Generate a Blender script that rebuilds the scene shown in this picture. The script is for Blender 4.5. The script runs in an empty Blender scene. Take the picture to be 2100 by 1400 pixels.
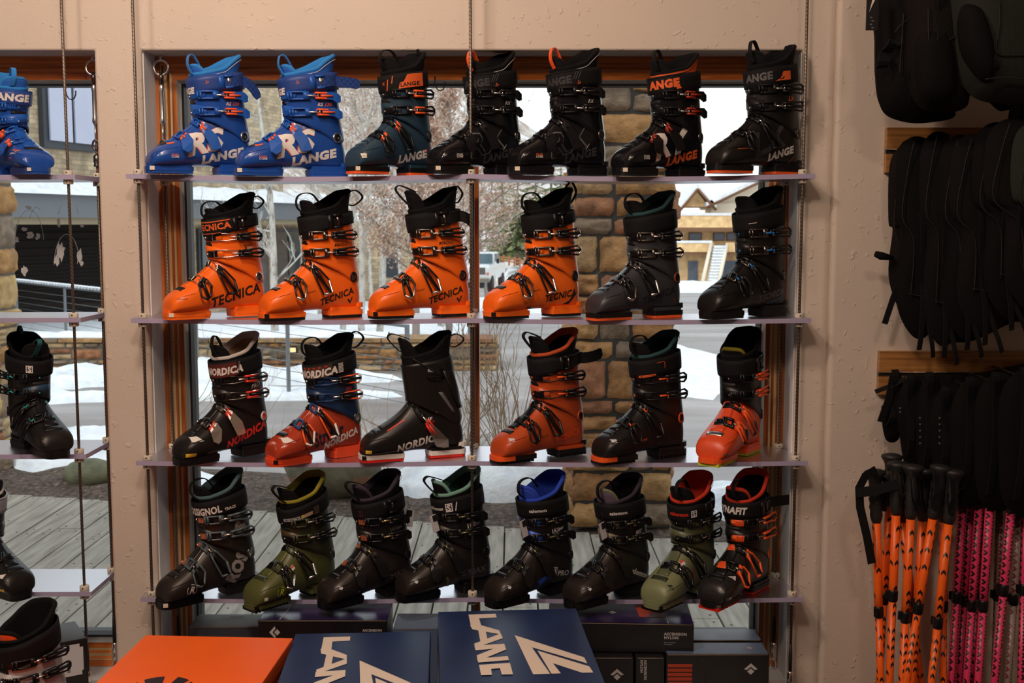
import bpy, bmesh, math, random
from math import sin, cos, pi, radians, sqrt, atan, tan
from mathutils import Vector, Matrix
from mathutils.bvhtree import BVHTree

random.seed(7)
scn = bpy.context.scene
COL = scn.collection

# ------------------------------------------------------------------ camera
CAM_Y, CAM_Z, PITCH, FPX = -3.05, 1.5, radians(5.87), 2334.0
cam_d = bpy.data.cameras.new('camera'); cam = bpy.data.objects.new('camera', cam_d); COL.objects.link(cam)
cam.location = (0, CAM_Y, CAM_Z); cam.rotation_euler = (radians(90) - PITCH, 0, 0)
cam_d.sensor_width = 36; cam_d.lens = FPX / 2100 * 36; cam_d.clip_start = .05; cam_d.clip_end = 600
cam_d.dof.use_dof = True; cam_d.dof.focus_distance = 3.05; cam_d.dof.aperture_fstop = 10
scn.camera = cam

# ------------------------------------------------------------------ daylight and exposure
w = bpy.data.worlds.new('overcast_sky'); scn.world = w; w.use_nodes = True
nt = w.node_tree; nt.nodes.clear()
out = nt.nodes.new('ShaderNodeOutputWorld'); bg = nt.nodes.new('ShaderNodeBackground')
tc = nt.nodes.new('ShaderNodeTexCoord'); sx = nt.nodes.new('ShaderNodeSeparateXYZ'); cr = nt.nodes.new('ShaderNodeValToRGB')
cr.color_ramp.elements[0].position = .0; cr.color_ramp.elements[0].color = (1, .985, .97, 1)
cr.color_ramp.elements[1].position = .5; cr.color_ramp.elements[1].color = (.84, .91, 1, 1)
nt.links.new(tc.outputs['Generated'], sx.inputs[0]); nt.links.new(sx.outputs['Z'], cr.inputs[0])
nt.links.new(cr.outputs[0], bg.inputs[0]); nt.links.new(bg.outputs[0], out.inputs[0])
bg.inputs[1].default_value = 1.55
sun_d = bpy.data.lights.new('sun', 'SUN'); sun = bpy.data.objects.new('sun', sun_d); COL.objects.link(sun)
sun_d.energy = 1.0; sun_d.angle = radians(12); sun_d.color = (1, .95, .88); sun.rotation_euler = (radians(48), 0, radians(-28))

# ceiling spots of the shop: warm lamps behind and left of the viewer
def lamp(x, y, z, energy, col=(1, .75, .585), size=.35, aim=(0, .1, 1.0), spot=None):
    if spot:
        l = bpy.data.lights.new('shop_lamp', 'SPOT'); l.spot_size = radians(spot); l.spot_blend = .8; l.shadow_soft_size = size
    else:
        l = bpy.data.lights.new('shop_lamp', 'AREA'); l.shape = 'DISK'; l.size = size
    l.energy = energy; l.color = col
    o = bpy.data.objects.new('shop_lamp', l); COL.objects.link(o); o.location = (x, y, z)
    o.rotation_euler = (Vector(aim) - Vector((x, y, z))).to_track_quat('-Z', 'Y').to_euler()
    return o
lamp(-1.55, -2.0, 2.92, 21, aim=(-.9, .1, 1.3), size=.3)
lamp(-.2, -2.3, 2.92, 24, aim=(-.3, .1, 1.0), size=.3)
lamp(-.75, -1.25, 2.92, 21, aim=(-.55, -.45, .4), size=.25)
lamp(.75, -2.7, 2.92, 9, aim=(.8, .1, .7), size=.3)

scn.view_settings.view_transform = 'Standard'; scn.view_settings.look = 'None'
scn.view_settings.exposure = 0.0; scn.view_settings.gamma = 1.0; scn.view_settings.use_curve_mapping = False

def ray(px, py):
    a = -math.atan((py - 700) / FPX) - PITCH
    d = Vector(((px - 1050) / FPX, 1, -(py - 700) / FPX))
    return Vector((d.x, d.y * cos(PITCH) + d.z * sin(PITCH), -d.y * sin(PITCH) + d.z * cos(PITCH)))
def P(px, py, Y):                      # point of the place seen at a pixel, on the plane y = Y
    d = ray(px, py); t = (Y - CAM_Y) / d.y
    return Vector((d.x * t, Y, CAM_Z + d.z * t))
def G(px, py, z=0.0):
    d = ray(px, py); t = (z - CAM_Z) / d.z
    return Vector((d.x * t, CAM_Y + d.y * t, z))

# ------------------------------------------------------------------ materials
MATS = {}
def mat(name, col, rough=.5, metal=0, spec=.5, bump=0, bscale=200, var=0, vscale=20, coat=0, emit=None, trans=0, sheen=0):
    if name in MATS: return MATS[name]
    m = bpy.data.materials.new(name); m.use_nodes = True; MATS[name] = m
    n = m.node_tree.nodes; L = m.node_tree.links; b = n['Principled BSDF']
    b.inputs['Base Color'].default_value = (*col, 1); b.inputs['Roughness'].default_value = rough
    b.inputs['Metallic'].default_value = metal; b.inputs['Specular IOR Level'].default_value = spec
    b.inputs['Coat Weight'].default_value = coat; b.inputs['Coat Roughness'].default_value = .12
    if sheen: b.inputs['Sheen Weight'].default_value = sheen
    if trans: b.inputs['Transmission Weight'].default_value = trans
    co = n.new('ShaderNodeTexCoord')
    if var:
        t = n.new('ShaderNodeTexNoise'); t.inputs['Scale'].default_value = vscale; t.inputs['Detail'].default_value = 5
        r = n.new('ShaderNodeValToRGB')
        r.color_ramp.elements[0].position = .3; r.color_ramp.elements[1].position = .72
        r.color_ramp.elements[0].color = (*[max(0, c * (1 - var)) for c in col], 1)
        r.color_ramp.elements[1].color = (*[min(1, c * (1 + var)) for c in col], 1)
        L.new(co.outputs['Object'], t.inputs['Vector']); L.new(t.outputs[0], r.inputs[0]); L.new(r.outputs[0], b.inputs['Base Color'])
    if bump:
        t = n.new('ShaderNodeTexNoise'); t.inputs['Scale'].default_value = bscale; t.inputs['Detail'].default_value = 3
        u = n.new('ShaderNodeBump'); u.inputs['Strength'].default_value = bump; u.inputs['Distance'].default_value = .002
        L.new(co.outputs['Object'], t.inputs['Vector']); L.new(t.outputs[0], u.inputs['Height']); L.new(u.outputs[0], b.inputs['Normal'])
    return m

def node_mat(name):
    m = bpy.data.materials.new(name); m.use_nodes = True; MATS[name] = m
    return m, m.node_tree.nodes, m.node_tree.links, m.node_tree.nodes['Principled BSDF']

# ------------------------------------------------------------------ mesh builder
class MB:
    def __init__(s): s.v = []; s.f = []; s.m = []; s.sm = []
    def add(s, vs, fs, m, smooth=True):
        k = len(s.v); s.v += [Vector(v) for v in vs]
        for f in fs: s.f.append([k + i for i in f]); s.m.append(m); s.sm.append(smooth)
        return s
    def grid(s, rows, m, closed_u=False, cap=False, smooth=True):   # rows of equal length point lists
        R = len(rows); n = len(rows[0]); fs = []
        for i in range(R - 1):
            for j in range(n if closed_u else n - 1):
                k = (j + 1) % n
                fs.append((i * n + j, i * n + k, (i + 1) * n + k, (i + 1) * n + j))
        if cap: fs.append(tuple(range(n))[::-1]); fs.append(tuple((R - 1) * n + j for j in range(n)))
        return s.add([p for r in rows for p in r], fs, m, smooth)
    def box(s, c, d, m, R=None, smooth=False, bev=0):
        h = [x / 2 for x in d]; c = Vector(c)
        if bev:
            bm = bmesh.new(); bmesh.ops.create_cube(bm, size=1)
            for v in bm.verts: v.co = Vector((v.co.x * d[0], v.co.y * d[1], v.co.z * d[2]))
            bmesh.ops.bevel(bm, geom=bm.edges[:], offset=bev, segments=2, affect='EDGES', profile=.6)
            vs = [v.co.copy() for v in bm.verts]; bm.verts.index_update(); fs = [[v.index for v in f.verts] for f in bm.faces]; bm.free()
        else:
            vs = [Vector((x * h[0], y * h[1], z * h[2])) for x in (-1, 1) for y in (-1, 1) for z in (-1, 1)]
            fs = [(0, 1, 3, 2), (4, 6, 7, 5), (0, 4, 5, 1), (2, 3, 7, 6), (0, 2, 6, 4), (1, 5, 7, 3)]
        if R is not None: vs = [R @ v for v in vs]
        return s.add([v + c for v in vs], fs, m, smooth)
    def tube(s, pts, r, m, n=8, cap=True, closed=False):
        pts = [Vector(p) for p in pts]; rr = r if isinstance(r, (list, tuple)) else [r] * len(pts)
        rows = []; up = None; N = len(pts)
        for i, p in enumerate(pts):
            if closed: d = pts[(i + 1) % N] - pts[i - 1]
            else: d = pts[min(i + 1, N - 1)] - pts[max(i - 1, 0)]
            if d.length < 1e-9: d = Vector((0, 0, 1))
            d.normalize()
            if up is None:
                up = Vector((0, 0, 1)) if abs(d.z) < .9 else Vector((1, 0, 0))
            a = d.cross(up)
            if a.length < 1e-6: a = d.orthogonal()
            a.normalize(); up = a.cross(d).normalized()
            rows.append([p + (a * cos(2 * pi * k / n) + up * sin(2 * pi * k / n)) * rr[i] for k in range(n)])
        if closed: rows.append(rows[0])
        return s.grid(rows, m, closed_u=True, cap=cap and not closed)
    def ribbon(s, pts, wd, w, t, m):       # strap: points, width direction(s), width, thickness
        pts = [Vector(p) for p in pts]; rows = []
        for i, p in enumerate(pts):
            d = (pts[min(i + 1, len(pts) - 1)] - pts[max(i - 1, 0)]).normalized()
            a = Vector(wd[i] if isinstance(wd, list) else wd); a = (a - d * a.dot(d)).normalized(); nn = d.cross(a)
            ww = w[i] if isinstance(w, (list, tuple)) else w
            rows.append([p - a * ww / 2 - nn * t / 2, p + a * ww / 2 - nn * t / 2, p + a * ww / 2 + nn * t / 2, p - a * ww / 2 + nn * t / 2])
        return s.grid(rows, m, closed_u=True, cap=True, smooth=False)
    def prism(s, poly, z0, z1, m, smooth=False, axis='z'):
        n = len(poly)
        def q(a, b, c): return (a, b, c) if axis == 'z' else ((a, c, b) if axis == 'y' else (c, a, b))
        vs = [q(p[0], p[1], z0) for p in poly] + [q(p[0], p[1], z1) for p in poly]
        fs = [tuple(range(n))[::-1], tuple(range(n, 2 * n))] + [(i, (i + 1) % n, n + (i + 1) % n, n + i) for i in range(n)]
        return s.add(vs, fs, m, smooth)
    def lathe(s, prof, m, c=(0, 0, 0), R=None, n=20, cap=True):
        rows = [[Vector((r * cos(2 * pi * k / n), r * sin(2 * pi * k / n), z)) for k in range(n)] for r, z in prof]
        c = Vector(c); rows = [[(R @ p if R is not None else p) + c for p in r] for r in rows]
        return s.grid(rows, m, closed_u=True, cap=cap)
    def build(s, name, parent=None, loc=None, fn=None, flip=False, rot=None):
        me = bpy.data.meshes.new(name)
        vs = [fn(v) for v in s.v] if fn else s.v
        me.from_pydata([tuple(v) for v in vs], [], [f[::-1] for f in s.f] if flip else s.f)
        idx = {}
        for m in s.m:
            if m.name not in idx: idx[m.name] = len(idx); me.materials.append(m)
        me.polygons.foreach_set('material_index', [idx[m.name] for m in s.m])
        me.polygons.foreach_set('use_smooth', s.sm)
        me.update()
        o = bpy.data.objects.new(name, me); COL.objects.link(o)
        if parent: o.parent = parent
        if loc is not None: o.location = loc
        if rot is not None: o.rotation_euler = rot
        return o

def thing(name, label, cat, loc=(0, 0, 0), rz=0, group=None):
    o = bpy.data.objects.new(name, None); COL.objects.link(o); o.empty_display_size = .05
    o.location = loc; o.rotation_euler = (0, 0, rz) if not isinstance(rz, tuple) else rz
    o['label'] = label; o['category'] = cat
    if group: o['group'] = group
    return o
def tag(o, label, cat, group=None, kind=None):
    o['label'] = label; o['category'] = cat
    if group: o['group'] = group
    if kind: o['kind'] = kind
    return o
def struct(o): o['kind'] = 'structure'; return o

# lettering: outlines of the default font cut into small cells so they can be laid on curved shells
TXT = {}
def text2d(t, bold=.0, shear=.0, cell=.12, sx=1.0):
    key = (t, bold, shear, cell, sx)
    if key in TXT: return TXT[key]
    cu = bpy.data.curves.new('tmp', 'FONT'); cu.body = t; cu.size = 1.4; cu.offset = bold; cu.shear = shear; cu.fill_mode = 'FRONT'; cu.resolution_u = 2
    cu.space_character = 1 + bold * 1.2
    o = bpy.data.objects.new('tmp', cu); COL.objects.link(o)
    bpy.context.view_layer.update()
    me = o.to_mesh(); bm = bmesh.new(); bm.from_mesh(me); o.to_mesh_clear()
    bpy.data.objects.remove(o); bpy.data.curves.remove(cu)
    bmesh.ops.dissolve_limit(bm, angle_limit=.02, verts=bm.verts[:], edges=bm.edges[:])
    for v in bm.verts: v.co.x *= sx
    r = cutgrid(bm, cell); TXT[key] = r
    return r
def cutgrid(bm, cell):
    xs = [v.co.x for v in bm.verts]; ys = [v.co.y for v in bm.verts]
    if not xs: return ([], [])
    for ax, lo, hi in ((0, min(xs), max(xs)), (1, min(ys), max(ys))):
        k = lo + cell
        while k < hi:
            co = [0, 0, 0]; co[ax] = k; no = [0, 0, 0]; no[ax] = 1
            bmesh.ops.bisect_plane(bm, geom=bm.verts[:] + bm.edges[:] + bm.faces[:], plane_co=co, plane_no=no, dist=1e-5)
            k += cell
    bm.verts.index_update()
    r = ([(v.co.x, v.co.y) for v in bm.verts], [[v.index for v in f.verts] for f in bm.faces]); bm.free()
    return r
def poly2d(polys, cell=.01):
    bm = bmesh.new()
    for p in polys:
        try: bm.faces.new([bm.verts.new((x, y, 0)) for x, y in p])
        except ValueError: pass
    bmesh.ops.triangulate(bm, faces=bm.faces[:])
    return cutgrid(bm, cell)
def flat_text(mb, t, origin, ux, uy, h, m, bold=.0, shear=.0, sx=1.0, off=.0006, center=False):
    vs, fs = text2d(t, bold, shear, 99, sx)
    if not vs: return
    ux = Vector(ux).normalized(); uy = Vector(uy).normalized(); n = ux.cross(uy)
    w = max(v[0] for v in vs); o = Vector(origin) + n * off
    if center: o = o - ux * (w * h / 2)
    mb.add([o + ux * (x * h) + uy * (y * h) for x, y in vs], fs, m, False)
def flat_poly(mb, polys, origin, ux, uy, m, off=.0006):
    ux = Vector(ux).normalized(); uy = Vector(uy).normalized(); n = ux.cross(uy); o = Vector(origin) + n * off
    for p in polys: mb.add([o + ux * x + uy * y for x, y in p], [tuple(range(len(p)))], m, False)
def interp(x, tb):
    if x <= tb[0][0]:
        a, b = tb[0], tb[1]
    elif x >= tb[-1][0]:
        a, b = tb[-2], tb[-1]
    else:
        for a, b in zip(tb, tb[1:]):
            if a[0] <= x <= b[0]: break
    k = (x - a[0]) / (b[0] - a[0]); return a[1] + (b[1] - a[1]) * k
def cr_spline(ps, t):
    n = len(ps) - 1; i = min(int(t), n - 1); u = t - i
    p0, p1, p2, p3 = ps[max(i - 1, 0)], ps[i], ps[i + 1], ps[min(i + 2, n)]
    return tuple(.5 * (2 * b + (c - a) * u + (2 * a - 5 * b + 4 * c - d) * u * u + (-a + 3 * b - 3 * c + d) * u ** 3) for a, b, c, d in zip(p0, p1, p2, p3))
# ------------------------------------------------------------------ ski boots
# nominal boot frame: toe towards -x, shown (buckle) side towards -y, s = distance from the toe tip
ST = [(.002, .030, .002, .020, .020), (.004, .045, .003, .018, .033), (.010, .060, .006, .017, .042), (.022, .073, .016, .017, .049),
      (.042, .084, .040, .017, .0535), (.065, .095, .07, .018, .0545), (.088, .108, .10, .019, .053), (.108, .121, .13, .021, .050),
      (.126, .135, .165, .023, .046), (.140, .149, .205, .022, .044), (.148, .161, .245, .019, .0435), (.152, .171, .285, .018, .0435),
      (.154, .180, .312, .022, .044), (.154, .188, .3185, .045, .0455), (.153, .194, .3165, .075, .048), (.151, .200, .309, .105, .050),
      (.149, .206, .302, .135, .0505), (.147, .212, .297, .165, .0505), (.145, .218, .293, .195, .050)]
def spw(a, e): return math.copysign(abs(a) ** e, a)
def shell_pt(t, ph, off=0.0):          # ph = 0 on the ridge, +90 deg on the shown side
    D0, D1, P0, P1, w = cr_spline(ST, max(0, min(t, len(ST) - 1)))
    mx, mz = (D0 + P0) / 2, (D1 + P1) / 2; hx, hz = (D0 - P0) / 2, (D1 - P1) / 2
    L = sqrt(hx * hx + hz * hz) or 1e-6
    c, s = cos(ph), sin(ph); e = .86 if c > 0 else (.62 if t < 9 else .86)
    k = (L + off) / L
    return Vector((mx - .16 + hx * k * spw(c, e), -(w + off) * spw(s, .84 if t < 9 else .92), mz + hz * k * spw(c, e)))
CF = [(.08, .148), (.15, .143), (.18, .141), (.21, .138), (.25, .133), (.29, .127), (.36, .118)]
CB = [(.06, .320), (.08, .3215), (.10, .3185), (.13, .312), (.16, .306), (.20, .302), (.25, .296), (.29, .291), (.36, .284)]
CW = [(.06, .046), (.10, .051), (.15, .0535), (.20, .0540), (.25, .0555), (.29, .0570), (.36, .060)]
def cuff_pt(th, z, off=0.0):           # th = 0 on the shown side, +90 front, -90 rear (degrees)
    f = interp(z, CF); b = interp(z, CB); w = interp(z, CW)
    a = radians(th); c, s = cos(a), sin(a)
    return Vector(((f + b) / 2 - .16 - ((b - f) / 2 + off) * spw(s, .88), -(w + off) * spw(c, .88), z))
def cuff_low(th):
    a = (th + 360) % 360
    tb = [(0, .128), (25, .146), (60, .160), (90, .163), (120, .160), (155, .146), (180, .128), (205, .102), (225, .094), (250, .112), (270, .120), (290, .112), (315, .094), (335, .102), (360, .128)]
    return interp(a, tb)
def cuff_top(th): return .268 - .012 * sin(radians(th))

def conform(mb, fn, u0, u1, v0, v1, n0, n1, m, nu=8, nv=1, taper=0, smooth=True):
    rows = []
    for i in range(nu + 1):
        u = u0 + (u1 - u0) * i / nu
        k = 1 - taper * abs(2 * i / nu - 1) ** 3
        vm = (v0 + v1) / 2; a, b = vm + (v0 - vm) * k, vm + (v1 - vm) * k
        row = [fn(u, a + (b - a) * j / nv, n0) for j in range(nv + 1)] + [fn(u, b + (a - b) * j / nv, n1) for j in range(nv + 1)]
        rows.append(row)
    mb.grid(rows, m, closed_u=True, cap=True, smooth=smooth)
def cuff_path(th0, z0, slope):
    def fn(u, v, n):
        th = th0 - math.degrees(u / .068); return cuff_pt(th, z0 + v + slope * u, n)
    return fn
def shell_path(t0, ph0, k):
    def fn(u, v, n):
        return shell_pt(t0 + k * u * 20 + v * 42 , ph0 + u / .047 - v * 6, n)
    return fn
def wire(mb, fn, uv, n, r, m, closed=False):
    mb.tube([fn(u, v, n) for u, v in uv], r * 1.25, m, n=6, closed=closed)

def make_buckle(kind, fn0, M, T, flip, root, big=1.0, style='frame', L=1.0):
    VS = 1.42 if kind == 'foot' else 1.18; TS = 1.45 if kind == 'foot' else 1.25
    fn = lambda u, v, n: fn0(u, v * VS, n * (1.12 if n > .003 else 1))
    """one clasp: toothed ladder, bail, lever"""
    mb = MB(); S = L
    # strap anchor, ladder
    conform(mb, fn, -.012 * S, .030 * S, -.0085, .0085, 0, .0028, M['anchor'], nu=6, taper=.2)
    for i in range(6):
        u = .002 * S + i * .0048 * S
        conform(mb, fn, u, u + .0026 * S, -.0062, .0062, .002, .0052, M['ladder'], nu=1, smooth=False)
    for i in range(1):
        p = fn(-.006 * S, 0, .0035); mb.lathe([(.0, -.001), (.003, -.001), (.003, .0012), (.0, .0014)], M['chrome'], p, Matrix.Rotation(pi / 2, 3, 'X'), n=8)
    root_o = mb.build('buckle', root, fn=T, flip=flip)
    # bail
    b = MB()
    if style == 'wire':
        wire(b, fn, [(.022 * S, -.008), (.022 * S, .008), (.055 * S, .0085), (.078 * S, .006), (.078 * S, -.006), (.055 * S, -.0085), (.022 * S, -.008)], .0055, .0013, M['bail'])
    else:
        for sgn in (-1, 1): conform(b, fn, .024 * S, .068 * S, sgn * .0085 - .002, sgn * .0085 + .002, .003, .0068, M['bail'], nu=6)
        for u in (.024 * S, .032 * S, .060 * S): conform(b, fn, u, u + (.005 if u < .05 * S else .011) * S, -.0095, .0095, .0032, .0074, M['bail'], nu=2)
    wire(b, fn, [(.066 * S, 0), (.088 * S, 0)], .0062, .0022, M['chrome'])
    b.build('bail', root_o, fn=T, flip=flip)
    # lever
    l = MB(); u0 = .078 * S
    conform(l, fn, u0, u0 + .022 * S, -.0065, .0065, .001, .0045, M['leverbase'], nu=3)
    for sgn in (-1, 1):
        conform(l, fn, u0 + .002, u0 + .024 * S, sgn * .0062 - .0022, sgn * .0062 + .0022, .003, .0125, M['accent'], nu=3)
        wire(l, fn, [(u0 + .004, sgn * .0078), (u0 + .004, sgn * .004)], .009, .0022, M['accent'])
    wire(l, fn, [(u0 + .006, -.008), (u0 + .006, .008)], .0085, .0015, M['chrome'])
    wire(l, fn, [(u0 + .018 * S, -.008), (u0 + .018 * S, .008)], .0085, .0015, M['chrome'])
    lift = .005 if kind == 'foot' else .006
    ue = u0 + (.050 if not (kind == 'cuff' and style == 'plate') else .044) * S * big
    dn = -.006 if (kind == 'cuff' and style == 'plate') else 0
    wd = .0128 if kind == 'foot' else .0105
    a = [fn(u0 + .008 * S, -.0068, .009), fn(u0 + .028 * S, -wd * .85, .010 + lift * .4), fn(ue, -wd + dn, .011 + lift), fn(ue + .007, -.004 + dn * 1.6, .014 + lift),
         fn(ue + .009, .004 + dn * .6, .014 + lift), fn(ue, wd + dn * .3, .011 + lift), fn(u0 + .028 * S, wd * .85, .010 + lift * .4), fn(u0 + .008 * S, .0068, .009)]
    if style == 'plate':
        nrm = (a[1] - a[0]).cross(a[-1] - a[0]).normalized() * .003
        # central paddle with a folded wing
        a2 = [p + nrm for p in a]
        l.add(a + a2, [(0, 1, 6, 7), (1, 2, 5, 6), (2, 3, 4, 5), (8, 15, 14, 9), (9, 14, 13, 10), (10, 13, 12, 11)] + [(i, (i + 1) % 8, 8 + (i + 1) % 8, 8 + i) for i in range(8)], M['lever'], False)
        l.tube([(a[0] + a[7]) / 2 + nrm, (a[1] + a[6]) / 2 + nrm * 1.6], .0032, M['accent'], n=6)
    else:
        l.tube(a, .0021 * TS, M['lever'], n=6)
        l.tube([(a[0] + a[7]) / 2, (a[1] + a[6]) / 2, (a[3] + a[4]) / 2], .0034 * TS, M['leverbase'], n=6)
        l.tube([a[2], a[3], a[4], a[5]], .0025 * TS, M['tip'], n=6)
    l.build('lever', root_o, fn=T, flip=flip)
    return root_o

OFF = [0]
def project(mb, bvh, data, s, z, scale, ang, m, off=.0005, side=-1, flipu=1):
    vs, fs = data; P3 = []; ok = []; OFF[0] = (OFF[0] + 1) % 12; off = .0004 + .00018 * OFF[0]
    ca, sa = cos(radians(ang)), sin(radians(ang))
    for x, y in vs:
        x *= scale * flipu; y *= scale
        X = s - .16 + (x * ca - y * sa * flipu); Z = z + (x * sa * flipu + y * ca)
        hit, n, i, d = bvh.ray_cast(Vector((X, .25 * side, Z)), Vector((0, -side, 0)))
        if hit is None: P3.append(Vector((X, 0, Z))); ok.append(False)
        else:
            if n.y * side < 0: n = -n
            P3.append(hit + n * off); ok.append(True)
    fs = [f for f in fs if all(ok[i] for i in f)]
    if fs: mb.add(P3, fs, m, True)

def ski_boot(spec):
    g = spec.get
    mir = g('mirror', 1); SX, SY, SZ = g('scale', (.885, .92, 1.0)); lean = g('lean', 0.0)
    def T(v): return Vector((mir * SX * (v.x - lean * max(0, v.z - .12)), SY * v.y, SZ * v.z))
    flip = mir < 0
    M = dict(STD); M.update(g('mats', {}))
    root = thing('ski_boot', spec['label'], 'ski boot', spec['loc'], spec['yaw'] * mir, spec['group'])
    # ---- shell
    mb = MB(); NT, NP = 54, 36
    rows = [[shell_pt(18 * i / NT, 2 * pi * k / NP) for k in range(NP)] for i in range(NT + 1)]
    mb.grid(rows, M['shell'], closed_u=True); mb.add(rows[0], [tuple(range(NP))[::-1]], M['shell'])
    n_shell = len(mb.f)
    sb = BVHTree.FromPolygons([tuple(v) for v in mb.v], mb.f[:])
    if g('lowmat'):     # contrasting band low on the shell
        pass
    # overlap tongue along the instep and vent at the toe
    def sp(u, v, n): return shell_pt(u, v, n)
    conform(mb, sp, 4.6, 9.6, -.30, .30, -.001, .0022, M['flap'], nu=12, nv=4)
    conform(mb, sp, 3.7, 4.35, -.42, .42, -.001, .0016, M['vent'], nu=3, nv=6)
    # raised rib round the forefoot
    mb.tube([shell_pt(t, 1.02 + .10 * (t - 3), .0004) for t in (2.4, 2.9, 3.4, 3.9, 4.4, 4.9, 5.3)], [.0005, .0013, .0016, .0016, .0016, .0013, .0005], M['shell'], n=6)
    OFF[0] = 0
    for d in g('shell_marks', []): mark(mb, sb, d, mir)
    shell = mb.build('shell', root, fn=T, flip=flip)
    # ---- cuff
    cb = MB(); NA, NZ = 60, 14
    hf = g('rear_entry')
    rows = []
    for j in range(NZ + 1):
        r = []
        for i in range(NA):
            th = 360 * i / NA; z0, z1 = cuff_low(th), cuff_top(th) + (.01 if hf else 0)
            r.append(cuff_pt(th, z0 + (z1 - z0) * j / NZ))
        rows.append(r)
    inn = [[cuff_pt(360 * i / NA, cuff_top(360 * i / NA) + (.01 if hf else 0) - (.05 if k else 0), -.0035) for i in range(NA)] for k in range(2)]
    low = [[cuff_pt(360 * i / NA, cuff_low(360 * i / NA), -.003) for i in range(NA)]]
    cb.grid(low + rows + inn, M['cuff'], closed_u=True)
    cv = BVHTree.FromPolygons([tuple(v) for v in cb.v], cb.f[:])
    if not hf:
        def cp(u, v, n): return cuff_pt(u, v, n)
        def cp2(u, v, n): return cuff_pt(u, v + .00012 * (u - 60), n)
        conform(cb, cp2, 38, 128, .212, .247, -.001, .0026, M['band'], nu=16, taper=.35)
        conform(cb, cp2, 38, 128, .166, .198, -.001, .0026, M['band'], nu=16, taper=.35)
        conform(cb, cp, 72, 120, .1985, .2115, -.001, .0009, M['gap'], nu=8)
    else:
        cb.tube([cuff_pt(t, .20 + .0009 * (t + 60), .002) for t in range(-75, 40, 8)], .0022, M['gap'], n=6)
        conform(cb, lambda u, v, n: cuff_pt(u, v, n), -20, 12, .222, .262, -.001, .003, M['gloss'], nu=6, taper=.3)
        conform(cb, lambda u, v, n: cuff_pt(u + (v - .2) * 300, v, n), -62, -34, .14, .25, -.001, .006, M['band'], nu=6, nv=6)
        conform(cb, lambda u, v, n: cuff_pt(u + (v - .2) * 420, v, n), -8, 0, .13, .19, -.001, .0022, M['greyline'], nu=3, nv=6)
    OFF[0] = 0
    for d in g('cuff_marks', []): mark(cb, cv, d, mir)
    cuff = cb.build('cuff', root, fn=T, flip=flip)
    # pivot
    pb = MB(); c = None
    hs, hz = g('pivot_at', (.282, .112)); hit = cv.ray_cast(Vector((hs - .16, -.3, hz)), Vector((0, 1, 0)))
    if hit[0] is not None:
        nn = hit[1] if hit[1].y < 0 else -hit[1]; R = nn.to_track_quat('Z', 'Y').to_matrix(); r = g('pivot_r', .0145)
        pb.lathe([(0, -.002), (r, -.002), (r, .0018), (r * .86, .003), (r * .74, .0026)], M['pivotring'], hit[0], R, n=24, cap=False)
        pb.lathe([(r * .76, .001), (r * .7, .0022), (r * .3, .0026), (r * .26, .0012), (0, .001)], M['pivot'], hit[0], R, n=24, cap=False)
        if g('pivot_dots'):
            for k in range(6): pb.lathe([(r * .1, .002), (r * .1, .0032), (0, .0032)], M['gap'], hit[0] + R @ Vector((r * .52 * cos(k * pi / 3), r * .52 * sin(k * pi / 3), 0)), R, n=8, cap=False)
        pb.build('pivot_rivet', root, fn=T, flip=flip)
    # ---- liner
    lb = MB(); NA = 48
    zb = g('liner_back', .352)
    def ztop(th):
        a = (th + 360) % 360; return interp(a, [(0, .302), (10, .298), (40, .290), (90, .286), (130, .290), (160, .302), (182, .316), (205, zb - .020), (230, zb - .005), (270, zb), (295, zb - .003), (315, zb - .013), (332, .325), (347, .309), (360, .302)])
    def flare(z, th): return max(0, z - .30) * .25 * max(0, -sin(radians(th)))
    rows = []
    for j in range(9):
        rows.append([cuff_pt(360 * i / NA, .235 + (ztop(360 * i / NA) - .235) * j / 8, -.007 + flare(.235 + (ztop(360 * i / NA) - .235) * j / 8, 360 * i / NA)) for i in range(NA)])
    lb.grid(rows, M['linerout'], closed_u=True)
    def rimrow(dz, do): return [cuff_pt(360 * i / NA, ztop(360 * i / NA) + dz, -.007 + do + flare(ztop(360 * i / NA), 360 * i / NA)) for i in range(NA)]
    rim = [rimrow(-.006, .0006), rimrow(-.001, .0018), rimrow(.0025, -.002), rimrow(.0028, -.006), rimrow(0, -.0095), rimrow(-.010, -.0105), rimrow(-.02, -.0105)]
    lb.grid(rim, M['rim'], closed_u=True)
    ins = []
    for j in range(8):
        ins.append([cuff_pt(360 * i / NA, ztop(360 * i / NA) - .018 - (ztop(360 * i / NA) - .018 - .16) * j / 7, -.0175 + flare(ztop(360 * i / NA), 360 * i / NA) * (1 - j / 7)) for i in range(NA)])
    lb.grid(ins, M['linerin'], closed_u=True); lb.add(ins[-1], [tuple(range(NA))], M['linerin'])
    lb.tube([cuff_pt(t, ztop(t) - .012, -.0062 + flare(ztop(t), t)) for t in range(-165, 16, 6)], .0007, M['stitch'], n=4)
    liner = lb.build('liner', root, fn=T, flip=flip)
    # tongue
    tb = MB(); zt = g('tongue', .322)
    def tg(u, v, n):
        return cuff_pt(u, v, -.0185 + n + max(0, v - .265) * .10)
    rows = []
    for i in range(15):
        u = 28 + 124 * i / 14; top = .262 + (zt - .262) * (1 - abs((u - 90) / 64) ** 4.5)
        rows.append([tg(u, .24 + (top - .24) * k / 6, .0052) for k in range(7)] + [tg(u, top + .003, 0)] + [tg(u, top - (top - .24) * k / 6, -.0052) for k in range(7)])
    tb.grid(rows, M['tongue'], closed_u=True, cap=True)
    tb.tube([tg(28 + 124 * i / 20, .262 + (zt - .262) * (1 - abs((28 + 124 * i / 20 - 90) / 64) ** 4.5), 0) for i in range(21)], .0062, M['tonguerim'], n=8)
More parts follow.
